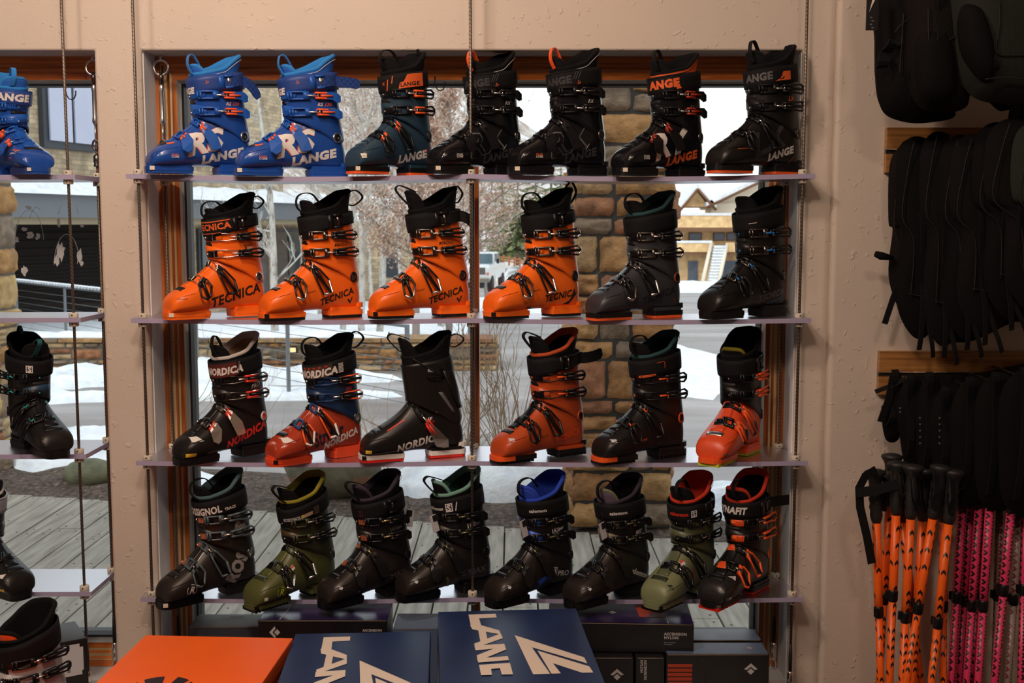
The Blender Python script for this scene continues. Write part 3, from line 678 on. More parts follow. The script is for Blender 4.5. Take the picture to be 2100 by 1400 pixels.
tz = dict(shell=BOR, shell2=BOR, cuff=BOR, band=BOR, flap=BLKG, vent=BLK, gap=BLK, chrome=ORG, bail=BLK, accent=BLK, lever=BLK, tip=BLK, tread=BLK, lug=BLK, pivotring=BOR, pivot=BLK, rim=mat('burnt_orange_fabric', (.50, .07, .012), .8), toeclip=ORG, sizetag=BLK)
add(label='burnt orange ski boot with long black strap end sticking out to the right', row=2, px=(1005, 1203), top=670, mats=tz, strap_narrow=1, tail=(.085, .012, -.012), loop='front', treads=1, toe_clip=1, bstyle='wire', fstyle='frame', tongue=.33, shell_marks=[tec(mat('ember_print', (.85, .09, .02), .4), .0175, .180, .040, 13), ('t', 'COCHISE', .132, .062, .0045, 8, BKP, .0, .1), ('p', SQ(.014, .008), .024, .062, 1, 3, TAGP)],
    cuff_marks=[('t', 'COCHISE', .242, .192, .007, 4, mat('ember_print', (.85, .09, .02), .4), .01, .1)], group='ski boots on the third shelf')
add(label='matt black ski boot with orange toe lip before the stone pillar, third shelf', row=2, px=(1213, 1408), top=672, mats=dict(tz, shell=BLK2, shell2=BLK2, cuff=BLK2, band=BLK2, pivotring=ORG, rim=mat('dark_teal_lining', (.012, .06, .065), .8)), strap_buckle=False, loop='arc', treads=1, toe_clip=1, bstyle='wire', fstyle='frame', tongue=.318,
    shell_marks=[tec(BKP, .0185, .168, .040, 15), ('t', 'ONE', .132, .058, .006, 8, ORP, .03, .1), ('p', SQ(.014, .008), .024, .062, 1, 3, TAGP)],
    strap_marks=[('p', SQ(.055, .006), 70, -.0215, 1, ORP), ('t', 'OWN THE MOMENT', 68, -.0205, .0035, BKP, 0, 0), ('p', SQ(.020, .0015), 22, .012, 1, ORP), ('p', SQ(.0015, .018), 6, -.006, 1, ORP)], group='ski boots on the third shelf')
add(label='red touring ski boot with tall black cuff, rightmost on the third shelf', row=2, px=(1427, 1561), top=668, liner_back=.358, mats=dict(shell=ROR, shell2=ROR, cuff=BLK, band=BLK, flap=ROR, vent=CHROME, lug=ORG, tread=LIME, lever=ORG, accent=ORG, bail=BLK, leverbase=ORG, toeclip=ORG, tonguerim=mat('olive_yellow_lining', (.25, .22, .01), .8)), treads=1, toe_clip=1, loop='none', tongue=.305,
    strap_narrow=1, shell_marks=[('t', 'ZERO G', .18, .05, .008, 55, BKP, .02, 0), ('p', SQ(.014, .006), .010, .030, 1, 0, BKP), ('t', '27.5', .0115, .0315, .0035, 0, WHT, .01, 0)], group='ski boots on the third shelf')

# bottom shelf
add(label='brown black ski boot with white emblem on its toe, leftmost on the bottom shelf', row=3, px=(317, 532), top=955, mats=dict(sizetag=PAPER, shell=mat('brown_black_shell', (.021, .015, .013), .42), cuff=mat('brown_black_shell', (.021, .015, .013), .42), ladder=COPPER, bail=SLATE, lever=SLATE, tip=SLATE, accent=SLATE, rim=mat('slate_lining', (.06, .12, .14), .8), pivotring=DSTEEL, pivot=CHROME), strap_buckle=False, loop='arc', tongue=.312, strap_h=.024,
    shell_marks=[('p', ring(.0165, .0017, -60, 100), .078, .046, 1, 0, WHT), ('p', ring(.0165, .0017, 140, 215), .078, .046, 1, 0, WHT), ('t', 'R', .067, .038, .0185, 0, WHT, .03, .4), ('t', 'ROSS', .232, .030, .040, 62, mat('grey_white_print', (.35, .33, .33), .5), .09, 0, .8), ('p', SQ(.03, .0012), .112, .115, 1, 38, WHT)],
    cuff_marks=[('t', 'S', .262, .175, .040, 62, mat('grey_white_print', (.35, .33, .33), .5), .09, 0, .9), ('t', 'ALLTRACK', .226, .186, .008, 18, mat('grey_white_print', (.35, .33, .33), .5), .03, 0)], strap_marks=[('t', 'OSSIGNOL', 106, -.012, .0195, WHT, .055, 0, .82), ('t', 'TRACK', 10, -.012, .008, WHT, .03, 0, .7)], lean=.05, group='ski boots on the bottom shelf')
add(label='olive green ski boot with a round lime emblem on the toe', row=3, px=(498, 694), top=960, mats=dict(shell=GREEN, shell2=GREEN, cuff=GREEN2, band=mat('brown_olive', (.06, .035, .012), .4), flap=GREEN, vent=GREEN2, lug=GREEN, tread=BLK, pivotring=DSTEEL, pivot=GREEN2, rim=mat('olive_yellow_lining', (.25, .22, .01), .8), bail=GREEN2, lever=BLKG, tip=CHROME), treads=1, strap_buckle=False, loop='front', tongue=.318, strap_h=.022, strap_slope=-.022,
    shell_marks=[('p', ring(.0165, .0017, -60, 100), .078, .046, 1, 0, LIME), ('p', ring(.0165, .0017, 140, 215), .078, .046, 1, 0, LIME), ('t', 'R', .067, .038, .0185, 0, LIME, .03, .4), ('p', SQ(.020, .012), .118, .092, 1, 24, WHT), ('p', SQ(.018, .004), .117, .099, 1, 24, REDP), ('p', SQ(.011, .009), .018, .034, 1, 0, PAPER)],
    strap_marks=[('t', 'ROSSIGNOL', 82, -.012, .009, TAGP, .03, 0, .85), ('p', SQ(.034, .010), 34, -.013, 1, TANL), ('p', ring(.004, .002, 0, 360, 12), 29, -.008, 1, LIME), ('p', SQ(.012, .024), 4, -.018, 1, mat('brown_strap', (.050, .030, .022), .7))], lean=.05, group='ski boots on the bottom shelf')
sal = dict(shell=mat('bronze_black_shell', (.019, .014, .012), .36), shell2=BLK, cuff=BLK2, band=BLK2, flap=BLK, bail=BLK, lever=BLK, tip=WHT, accent=BLK, leverbase=BLK, pivotring=BLK, pivot=BLK2, rim=PURPF, tonguerim=PURPF)
S_ = lambda s, z, k, m: ('p', sqframe(k, k, k * .13), s, z, 1, 0, m)
add(label='bronze black ski boot with coppery ladders and a price tag hanging behind', row=3, px=(649, 851), top=958, mats=dict(sal, ladder=COPPER, chrome=mat('pale_gold', (.75, .55, .30), .3, metal=.8)), fstyle='plate', bstyle='plate', strap_narrow=0, loop='front', hang_tag=(1, 0),
    shell_marks=[('p', sqframe(.014, .016, .002), .200, .046, 1, 10, GRYP), ('t', 'S', .203, .048, .011, 10, GRYP, .03, 0), ('t', '/MAX', .216, .048, .016, 12, GRYP, .02, 0), ('p', [[(0, 0), (.006, -.003), (.011, .001), (.009, .007), (.001, .007)]], .030, .060, 1, 0, TAGP), ('p', SQ(.010, .0016, .002), .092, .040, 1, 6, WHT)],
    cuff_marks=[('t', '1K0', .215, .190, .011, 12, GRYP, .05, 0), ('p', SQ(.020, .008, .004), .242, .193, 1, 12, GRYP)], strap_marks=[('p', sqframe(.016, .017, .002), 76, -.010, 1, mat('plum_print', (.06, .02, .025), .5)), ('t', 'S', 73, -.008, .012, mat('plum_print', (.06, .02, .025), .5), .04, 0)], lean=.06, group='ski boots on the bottom shelf')
add(label='bronze black ski boot with mint green lining behind the middle cable', row=3, px=(806, 1014), top=960, mats=dict(sal, rim=MINT, tonguerim=MINT, linerin=mat('dark_teal_lining', (.012, .06, .065), .8), band=mat('brown_grey_band', (.07, .06, .045), .45), chrome=mat('olive_gold', (.30, .28, .14), .3, metal=.8)), fstyle='plate', bstyle='plate', loop='front', tongue=.322, strap_buckle=False, hang_tag=(-1, 0), pivot_r=.014,
    shell_marks=[('p', sqframe(.016, .020, .0024), .196, .050, 1, 5, GRYP), ('t', 'S', .199, .053, .014, 5, GRYP, .03, 0), ('t', '/MAX', .216, .050, .018, 5, GRYP, .02, 0), ('p', [[(0, 0), (.006, -.003), (.011, .001), (.009, .007), (.001, .007)]], .030, .060, 1, 0, TAGP), ('p', [[(0, 0), (.010, .004), (-.002, .034), (-.010, .036)]], .148, .024, 1, 0, mat('khaki_band', (.14, .12, .06), .45))],
    cuff_marks=[('t', '1K0', .212, .190, .013, 8, WHT, .05, 0), ('p', SQ(.024, .008, .004), .238, .194, 1, 10, GRYP)], strap_marks=[('t', 'salomon', 100, -.006, .010, WHT, .04, 0), ('p', sqframe(.022, .024, .0032), 48, -.012, 1, WHT), ('t', 'S', 44.5, -.0085, .0165, WHT, .06, 0), ('p', SQ(.003, .024, .006), 26, -.012, 1, WHT)], lean=.05, group='ski boots on the bottom shelf')
add(label='black ski boot with cobalt blue lining on the bottom shelf', row=3, px=(991, 1181), top=962, mats=dict(sal, rim=BLUEF, tonguerim=BLUEF, linerin=BLUEF, tongue=BLUEF, band=BLUEP, chrome=mat('olive_gold', (.30, .28, .14), .3, metal=.8)), fstyle='plate', bstyle='plate', loop='arc', strap_buckle=False, hang_tag=(-1, 0), strap_slope=-.004,
    shell_marks=[('p', sqframe(.017, .021, .0018), .210, .066, 1, -8, WHT), ('t', 'S', .2145, .0695, .0135, -8, WHT, .04, 0), ('t', 'PRO', .230, .058, .016, -8, WHT, .03, 0), ('p', [[(0, 0), (.006, -.003), (.011, .001), (.009, .007), (.001, .007)]], .030, .060, 1, 0, TAGP), ('p', [[(0, 0), (.010, .003), (.014, .022), (.040, .034), (.060, .026), (.044, .044), (.014, .040), (-.004, .034), (.004, .024)]], .150, .024, 1, 0, BLUEP)],
    cuff_marks=[('t', '1K0', .200, .188, .012, 8, WHT, .05, 0), ('p', SQ(.020, .007, .004), .226, .193, 1, 10, WHT)], strap_marks=[('t', 'salomon', 64, -.006, .0095, WHT, .05, 0)], lean=.05, group='ski boots on the bottom shelf')
add(label='black ski boot with grey purple tongue and a 120 mark, bottom shelf', row=3, px=(1153, 1336), top=965, mats=dict(sal, tonguerim=mat('grey_green_lining', (.16, .17, .11), .85), tongue=mat('grey_purple_lining', (.12, .09, .14), .85), band=mat('khaki_band', (.14, .12, .06), .45), chrome=mat('olive_gold', (.30, .28, .14), .3, metal=.8)), fstyle='plate', bstyle='plate', loop='arc', strap_buckle=False, hang_tag=(-1, 0), strap_slope=-.004,
    shell_marks=[('t', 'salomon', .206, .078, .016, -22, WHT, .05, 0), ('p', [[(0, 0), (.006, -.003), (.011, .001), (.009, .007), (.001, .007)]], .030, .060, 1, 0, TAGP), ('p', SQ(.004, .03, -.008), .152, .026, 1, 0, mat('brown_strap', (.050, .030, .022), .7))],
    cuff_marks=[('p', SQ(.026, .013, .006), .222, .186, 1, 8, WHT), ('t', '120', .229, .1885, .009, 8, BKP, .03, .1)], strap_marks=[('t', 'salomon', 60, -.006, .0095, WHT, .05, 0)], lean=.05, group='ski boots on the bottom shelf')
add(label='sage green ski boot with red lining, second from right on the bottom shelf', row=3, px=(1314, 1467), top=962, mats=dict(shell=SAGE, shell2=SAGE, cuff=SAGE2, band=SAGE2, flap=SAGE2, vent=GREEN2, lug=SAGE, tread=BLK, rim=REDF, linerin=REDF, pivotring=BLK, pivot=BLK), treads=1, loop='arc', strap_narrow=1,
    shell_marks=[('p', SQ(.016, .010), .112, .108, 1, 25, TAGP), ('p', SQ(.016, .003), .112, .1155, 1, 25, REDP), ('t', 'QUEST', .150, .095, .008, -70, REDP, .02, 0), ('p', sqframe(.010, .011, .0018), .030, .062, 1, 0, BKP), ('t', 'S', .032, .064, .0075, 0, BKP, .03, 0), ('t', 'MTN', .015, .032, .0035, 0, BKP, .01, 0)],
    strap_marks=[('t', 'salomon', 108, -.004, .011, REDP, .05, 0), ('p', sqframe(.019, .020, .0028), 50, -.010, 1, TAGP), ('t', 'S', 47, -.0075, .014, TAGP, .05, 0)], group='ski boots on the bottom shelf')
add(label='dark grey touring boot with orange buckles and long strap, rightmost on the bottom shelf', row=3, px=(1430, 1578), top=960, liner_back=.358, mats=dict(shell=mat('grey_black_shell', (.018, .017, .018), .3), shell2=BLK2, cuff=mat('grey_black_shell', (.018, .017, .018), .3), lug=BLK2, tread=mat('red_sole', (.75, .02, .012), .4), ladder=ORG, anchor=ORG, lever=ORG, accent=ORG, leverbase=BLK, tip=ORG, rim=REDF, tonguerim=REDF, pivot=ORG, pivotring=ORG, band=BLK2, sizetag=CHROME), treads=1, tail=(.125, .02, .012), loop='arc', fstyle='frame',
    strap_h=.024, strap_slope=-.004, shell_marks=[('p', [[(0, .022), (.034, .022), (.017, 0)]], .052, .070, 1, 0, BLK), ('p', [[(.006, .018), (.026, .018), (.015, .007)]], .052, .070, 1, 0, TAGP), ('p', SQ(.022, .010), .016, .030, 1, 0, GRYP), ('p', SQ(.010, .008), .029, .031, 1, 0, TAGP), ('t', 'WMN', .262, .17, .004, 70, REDP, .0, 0)],
    strap_marks=[('t', 'DYNAFIT', 142, -.008, .020, WHT, .07, .25, .9)], group='ski boots on the bottom shelf')
# boots of the left bay (toes to the right)
add(label='royal blue ski boot on the top shelf of the left bay', row=4, px=(-75, 109), top=150, mirror=-1, mats=dict(rs, strap=mat('blue_strap', (.012, .05, .26), .5)), bstyle='plate', loop='flat', tongue=.318, strap_buckle=False,
    shell_marks=[('t', 'LANGE', .045, .066, .006, -6, WHT, .05, 0), ('p', SQ(.03, .003), .040, .073, 1, 6, ORP), ('t', 'DUAL', .06, .05, .005, 0, ORP, .03, 0)], strap_marks=[('t', 'LANGE', 118, -.008, .022, WHT, .08, .1)], group='ski boots in the left bay')
add(label='black ski boot with turquoise trims on the third shelf of the left bay', row=6, px=(18, 151), top=678, mirror=-1, mats=dict(sal, shell=BLK2, band=mat('navy_band', (.015, .05, .10), .4), chrome=TQ, linerin=FAB, rim=FAB, tonguerim=FAB, loop=mat('dark_turquoise_webbing', (.01, .10, .11), .7), tip=BLK), strap_buckle=False, loop='front', back_loop=(.03, .0), strap_narrow=0,
    shell_marks=[('t', '27.5', .030, .026, .005, 0, WHT, .01, 0)], strap_marks=[('p', sqframe(.022, .022, .003), 74, -.011, 1, WHT), ('t', 'S', 70.5, -.0075, .0155, WHT, .06, 0)], group='ski boots in the left bay')
add(label='black ski boot with silver strap and yellow sticker in the left bay', row=7, px=(-85, 72), top=955, mirror=-1, mats=dict(shell=BLK2, cuff=BLK2, strap=mat('silver_strap', (.30, .30, .33), .4), strapline=GRYP, rim=WHF, linerin=TANL), strap_edge=1, strap_buckle=False, loop='none',
    shell_marks=[('p', SQ(.034, .008), .018, .030, 1, 0, YEL), ('p', [[(0, 0), (.035, -.002), (.030, .006), (.004, .010)]], .030, .066, 1, 0, WHT), ('t', '23.5', .014, .0225, .0045, 0, WHT, .01, 0)], group='ski boots in the left bay')
# ------------------------------------------------------------------ room shell
def plaster(name, col):
    m, n, L, b = node_mat(name)
    co = n.new('ShaderNodeTexCoord'); b.inputs['Roughness'].default_value = .62; b.inputs['Specular IOR Level'].default_value = .35
    n1 = n.new('ShaderNodeTexNoise'); n1.inputs['Scale'].default_value = 170; n1.inputs['Detail'].default_value = 4
    n2 = n.new('ShaderNodeTexVoronoi'); n2.inputs['Scale'].default_value = 60; n2.feature = 'SMOOTH_F1'
    n3 = n.new('ShaderNodeTexNoise'); n3.inputs['Scale'].default_value = 48; n3.inputs['Detail'].default_value = 2
    r = n.new('ShaderNodeValToRGB'); r.color_ramp.elements[0].position = .64; r.color_ramp.elements[1].position = .70
    L.new(co.outputs['Object'], n1.inputs['Vector']); L.new(co.outputs['Object'], n2.inputs['Vector']); L.new(co.outputs['Object'], n3.inputs['Vector'])
    L.new(n3.outputs[0], r.inputs[0])
    mu = n.new('ShaderNodeMath'); mu.operation = 'MULTIPLY'; L.new(r.outputs[0], mu.inputs[0]); L.new(n2.outputs['Distance'], mu.inputs[1])
    ad = n.new('ShaderNodeMath'); ad.operation = 'MULTIPLY_ADD'; ad.inputs[1].default_value = .16; L.new(n1.outputs[0], ad.inputs[0]); L.new(mu.outputs[0], ad.inputs[2])
    bu = n.new('ShaderNodeBump'); bu.inputs['Strength'].default_value = .45; bu.inputs['Distance'].default_value = .006
    L.new(ad.outputs[0], bu.inputs['Height']); L.new(bu.outputs[0], b.inputs['Normal'])
    n4 = n.new('ShaderNodeTexNoise'); n4.inputs['Scale'].default_value = 3.5; n4.inputs['Detail'].default_value = 4
    c = n.new('ShaderNodeValToRGB'); c.color_ramp.elements[0].color = (*[x * .93 for x in col], 1); c.color_ramp.elements[1].color = (*[min(1, x * 1.04) for x in col], 1)
    L.new(co.outputs['Object'], n4.inputs['Vector']); L.new(n4.outputs[0], c.inputs[0]); L.new(c.outputs[0], b.inputs['Base Color'])
    return m
WALLM = plaster('beige_plaster', (.69, .60, .52))
JAMB = mat('white_jamb_paint', (.80, .81, .82), .55, bump=.3, bscale=60)
SILLM = mat('white_sill_paint', (.62, .62, .62), .5)
def woodmat(name, c0, c1, axis):
    m, n, L, b = node_mat(name); co = n.new('ShaderNodeTexCoord'); mp = n.new('ShaderNodeMapping')
    sc = [42, 42, 42]; sc[axis] = 1.6; mp.inputs['Scale'].default_value = sc
    t = n.new('ShaderNodeTexNoise'); t.inputs['Scale'].default_value = 3; t.inputs['Detail'].default_value = 6; r = n.new('ShaderNodeValToRGB')
    r.color_ramp.elements[0].position = .35; r.color_ramp.elements[1].position = .68; r.color_ramp.elements[0].color = (*c0, 1); r.color_ramp.elements[1].color = (*c1, 1)
    L.new(co.outputs['Object'], mp.inputs[0]); L.new(mp.outputs[0], t.inputs['Vector']); L.new(t.outputs[0], r.inputs[0]); L.new(r.outputs[0], b.inputs['Base Color'])
    b.inputs['Roughness'].default_value = .28; b.inputs['Coat Weight'].default_value = .3
    return m
WV = woodmat('stained_wood_upright', (.30, .075, .014), (.62, .20, .045), 2); WH = woodmat('stained_wood_level_lit', (.48, .12, .022), (.85, .27, .065), 0)  # level wood coloured lighter: light from below is put into its colour
PALEW = mat('highlight_bead', (.62, .50, .28), .4); GASK = mat('window_gasket', (.02, .02, .022), .5); SEAL = mat('pale_glazing_bead', (.50, .50, .44), .4)  # first bead: yellowish highlights of the frame ridges put into the colour

WF, WB, FR = .08, .34, .19          # wall face, wall back, frame face (y)
ZT, ZB = 1.966, .175               # opening top and bottom
XL0, XR0 = -3.05, -1.125             # left bay opening
XL1, XR1 = -1.0, .785                # main opening
ROOMX0, ROOMX1, ROOMZ, ROOMY = -3.6, 2.9, 2.95, -5.6
mb = MB()
gx, gzz = [ROOMX0, XL0, XR0, XL1, XR1, ROOMX1], [0, ZB, ZT, ROOMZ]
solid = lambda i, j: 0 <= i < 5 and 0 <= j < 3 and not (j == 1 and i in (1, 3))
vid = lambda i, j, k: (i * 4 + j) * 2 + k
vs_ = [(x, y, z) for x in gx for z in gzz for y in (WF, WB)]; fs_ = []
for i in range(5):
    for j in range(3):
        if not solid(i, j): continue
        fs_ += [(vid(i, j, 0), vid(i + 1, j, 0), vid(i + 1, j + 1, 0), vid(i, j + 1, 0)), (vid(i, j, 1), vid(i, j + 1, 1), vid(i + 1, j + 1, 1), vid(i + 1, j, 1))]
        for di, dj, a, b_ in ((-1, 0, (i, j + 1), (i, j)), (1, 0, (i + 1, j), (i + 1, j + 1)), (0, -1, (i, j), (i + 1, j)), (0, 1, (i + 1, j + 1), (i, j + 1))):
            if not solid(i + di, j + dj): fs_.append((vid(*a, 0), vid(*a, 1), vid(*b_, 1), vid(*b_, 0)))
mb.add(vs_, fs_, WALLM, False)
o = mb.build('wall_window'); struct(o)
bv = o.modifiers.new('bevel', 'BEVEL'); bv.width = .006; bv.segments = 3; bv.limit_method = 'ANGLE'
# painted linings of the reveals
mb = MB()
for x0, x1 in ((XL0, XR0), (XL1, XR1)):
    e = .0015
    mb.box((x0 + e, (WF + FR) / 2 + .006, (ZT + ZB) / 2), (.003, FR - WF - .012, ZT - ZB), JAMB); mb.box((x1 - e, (WF + FR) / 2 + .006, (ZT + ZB) / 2), (.003, FR - WF - .012, ZT - ZB), JAMB)
struct(mb.build('trim_reveal'))
# projecting pier of the right-hand wall
mb = MB(); pts = [(.868, WF + .002), (.868, WF - .022)] + [(.868 + .012 - .012 * cos(a * pi / 8), WF - .022 - .012 * sin(a * pi / 8)) for a in range(1, 5)] + [(ROOMX1, WF - .034), (ROOMX1, WF + .002)]
mb.prism(pts, 0, ROOMZ, WALLM); struct(mb.build('wall_right_panel'))
for nm, c, d, m in (('wall_left', (ROOMX0 - .06, (ROOMY + WB) / 2, ROOMZ / 2), (.12, WB - ROOMY, ROOMZ), WALLM), ('wall_right', (ROOMX1 + .06, (ROOMY + WB) / 2, ROOMZ / 2), (.12, WB - ROOMY, ROOMZ), WALLM),
                    ('wall_back', ((ROOMX0 + ROOMX1) / 2, ROOMY - .06, ROOMZ / 2), (ROOMX1 - ROOMX0, .12, ROOMZ), WALLM),
                    ('ceiling', ((ROOMX0 + ROOMX1) / 2, (ROOMY + WB) / 2, ROOMZ + .06), (ROOMX1 - ROOMX0 + .24, WB - ROOMY, .12), mat('ceiling_paint', (.55, .50, .44), .9)),
                    ('floor', ((ROOMX0 + ROOMX1) / 2, (ROOMY + WB) / 2, -.06), (ROOMX1 - ROOMX0 + .24, WB - ROOMY, .12), mat('dark_carpet', (.06, .045, .035), .95))):
    mb = MB(); mb.box(c, d, m); struct(mb.build(nm))

# ------------------------------------------------------------------ windows
glassm, n, L, b = node_mat('window_glass'); n.remove(b)
tr = n.new('ShaderNodeBsdfTransparent'); tr.inputs[0].default_value = (.95, .975, .965, 1); gl = n.new('ShaderNodeBsdfGlossy'); gl.inputs['Roughness'].default_value = .02
fr = n.new('ShaderNodeFresnel'); fr.inputs[0].default_value = 1.45; mx = n.new('ShaderNodeMixShader')
L.new(fr.outputs[0], mx.inputs[0]); L.new(tr.outputs[0], mx.inputs[1]); L.new(gl.outputs[0], mx.inputs[2]); L.new(mx.outputs[0], n['Material Output'].inputs[0])
PROF = [(0, FR, 0), (.012, FR, 0), (.014, FR + .007, 0), (.018, FR + .007, 1), (.0225, FR + .014, 0), (.030, FR + .014, 1), (.036, FR + .022, 0), (.041, FR + .024, 1), (.053, FR + .030, 0), (.056, FR + .045, 2), (.060, FR + .052, 2), (.064, FR + .060, 3), (.065, FR + .075, 3), (.066, FR + .09, 3)]
def window(nm, x0, x1, z0, z1, mullions):
    root = bpy.data.objects.new(nm, None); COL.objects.link(root); root['kind'] = 'structure'
    for side in ('left', 'right', 'top', 'bottom'):
        mb = MB(); k = 1.0
        for (a, ya, _), (b_, yb, mm) in zip(PROF, PROF[1:]):
            f = 1.15 if side in ('top', 'bottom') else 1.0
            a2, b2 = a * f, b_ * f
            m = (WH if side in ('top', 'bottom') else WV, PALEW if side not in ('top', ) else WH, SEAL, GASK)[mm]
            if side == 'left': q = [(x0 + a, ya, z0 + a * 1.15), (x0 + b_, yb, z0 + b_ * 1.15), (x0 + b_, yb, z1 - b_ * 1.15), (x0 + a, ya, z1 - a * 1.15)]
            elif side == 'right': q = [(x1 - a, ya, z0 + a * 1.15), (x1 - a, ya, z1 - a * 1.15), (x1 - b_, yb, z1 - b_ * 1.15), (x1 - b_, yb, z0 + b_ * 1.15)]
            elif side == 'top': q = [(x0 + a, ya, z1 - a2), (x0 + b_, yb, z1 - b2), (x1 - b_, yb, z1 - b2), (x1 - a, ya, z1 - a2)]
            else: q = [(x0 + a, ya, z0 + a2), (x1 - a, ya, z0 + a2), (x1 - b_, yb, z0 + b2), (x0 + b_, yb, z0 + b2)]
            mb.add(q, [(0, 1, 2, 3)], m, False)
        # solid backing of the profile
        d = .06
        if side == 'left': mb.box((x0 + .03, FR + .12, (z0 + z1) / 2), (.06, .04, z1 - z0), GASK)
        elif side == 'right': mb.box((x1 - .03, FR + .12, (z0 + z1) / 2), (.06, .04, z1 - z0), GASK)
        elif side == 'top': mb.box(((x0 + x1) / 2, FR + .12, z1 - .034), (x1 - x0 - .13, .04, .068), GASK)
        else: mb.box(((x0 + x1) / 2, FR + .12, z0 + .034), (x1 - x0 - .13, .04, .068), GASK)
        mb.build('window_frame', root)
    for mxx in mullions:
        mb = MB(); mb.box((mxx, FR + .085, (z0 + z1) / 2), (.026, .045, z1 - z0 - .14), WV, bev=.004); mb.build('mullion', root)
    mb = MB(); mb.box(((x0 + x1) / 2, FR + .093, (z0 + z1) / 2), (x1 - x0 - .125, .004, z1 - z0 - .145), glassm); mb.build('window_pane', root)
    return root
window('window_1', XL1, XR1, ZB + .03, ZT, [-.108])
w2 = window('window_2', XL0, XR0, ZB + .03, ZT, [-2.1])
SMUD, n, L, b = node_mat('dried_smear'); b.inputs['Base Color'].default_value = (.85, .87, .90, 1); b.inputs['Roughness'].default_value = .8; b.inputs['Alpha'].default_value = .8
mb = MB(); GY = FR + .0895; rdm = random.Random(3)
for cx_, cy_, rx_, ry_, a0, a1 in ((137, 545, 26, 65, 178, 20), (60, 505, 30, 75, 200, 10), (140, 470, 24, 62, 150, 30), (75, 470, 16, 45, 150, 60)):
    pts_ = [P(cx_ + rx_ * cos(radians(a0 + (a1 - a0) * k / 20)), cy_ - ry_ * sin(radians(a0 + (a1 - a0) * k / 20)), GY) for k in range(21)]; mb.tube(pts_, .0007, SMUD, n=4)
for cx_, cy_, r_, st_ in ((125, 515, 9, 2.4), (116, 535, 6, 1.8), (162, 525, 6, 3.0), (168, 540, 4, 1.5), (62, 482, 9, 1.1), (50, 470, 6, 1.0), (34, 492, 5, 1.4), (78, 485, 6, 1.2), (120, 455, 5, 2.5), (168, 463, 5, .8), (60, 425, 9, .5), (50, 555, 7, 1.6)):
    q_ = [P(cx_ + r_ * (.5 + .7 * rdm.random()) * cos(2 * pi * k / 14), cy_ + r_ * st_ * (.5 + .7 * rdm.random()) * sin(2 * pi * k / 14), GY) for k in range(14)]; mb.add(q_, [tuple(range(14))], SMUD, False)
mb.build('glass_smear', w2)
# display bench under the windows
mb = MB(); mb.box(((XL0 + XR1) / 2 - .2, -.34, .085), (XR1 - XL0 + .3, .82, .17), SILLM, bev=.006); o = mb.build('trim_bench'); struct(o)
mb = MB()
for x0, x1 in ((XL0, XR0), (XL1, XR1)): mb.box(((x0 + x1) / 2, (WF + WB) / 2 - .02, ZB + .014), (x1 - x0 - .004, .20, .028), SILLM)
struct(mb.build('trim_sill'))

# ------------------------------------------------------------------ acrylic shelves
acr, n, L, b = node_mat('frosted_acrylic'); n.remove(b)
df = n.new('ShaderNodeBsdfDiffuse'); df.inputs[0].default_value = (.41, .39, .52, 1); tl = n.new('ShaderNodeBsdfTranslucent'); tl.inputs[0].default_value = (.32, .27, .43, 1)  # violet tint in both colours stands in for violet light on the shelves
gg = n.new('ShaderNodeBsdfGlossy'); gg.inputs['Roughness'].default_value = .30; gg.inputs[0].default_value = (.8, .8, .86, 1)
m1 = n.new('ShaderNodeMixShader'); m1.inputs[0].default_value = .45; m2 = n.new('ShaderNodeMixShader'); fz = n.new('ShaderNodeFresnel'); fz.inputs[0].default_value = 1.5
L.new(df.outputs[0], m1.inputs[1]); L.new(tl.outputs[0], m1.inputs[2]); L.new(fz.outputs[0], m2.inputs[0]); L.new(m1.outputs[0], m2.inputs[1]); L.new(gg.outputs[0], m2.inputs[2]); L.new(m2.outputs[0], n['Material Output'].inputs[0])
ACE = mat('acrylic_edge', (.42, .38, .56), .3)
ROWZ = [1.6327, 1.2508, .8635, .4838]; LROWZ = [1.6305, 1.252, .882, .4996]
def shelf(x0, x1, zs, cables, lab, sag, notch_l, notch_r):
    mb = MB(); N = 40; T = .0125; rows = []
    for i in range(N + 1):
        x = x0 + (x1 - x0) * i / N; dz = 0
        cs = sorted(cables)
        for a, c in zip(cs, cs[1:]):
            if a <= x <= c: dz = -sag * sin(pi * (x - a) / (c - a))
        yb = .19
        if notch_l is not None and x < notch_l: yb = .07
        if notch_r is not None and x > notch_r: yb = .07
        rows.append([Vector((x, -.02, zs - T + dz)), Vector((x, -.02, zs + dz)), Vector((x, yb, zs + dz)), Vector((x, yb, zs - T + dz))])
    mb.grid(rows, acr, closed_u=True, cap=True, smooth=False)
    # sawn edges read darker than the frosted faces
    for i in range(len(mb.f)):
        if len(mb.f[i]) == 4 and (i % 4 == 0) and i < N * 4: mb.m[i] = ACE
    mb.m[-1] = mb.m[-2] = ACE
    o = mb.build('acrylic_shelf'); tag(o, lab, 'shelf', 'frosted acrylic shelves'); return o
SAG = [.0075, .005, .005, .006]
NAMES = ['top', 'second', 'third', 'bottom']
CX = [-.99, -.109, .772]
for i in range(4):
    shelf(-1.018, .800 if i < 3 else .80, ROWZ[i], CX, 'frosted clear acrylic shelf in the main bay, %s of its four' % ['topmost', 'second', 'third', 'lowest'][i], SAG[i], -.985, .778)
    shelf(-3.0, -1.152, LROWZ[i], [-2.9, -1.175], 'frosted clear acrylic shelf in the left bay, %s of its four' % ['topmost', 'second', 'third', 'lowest'][i], .002, None, None)

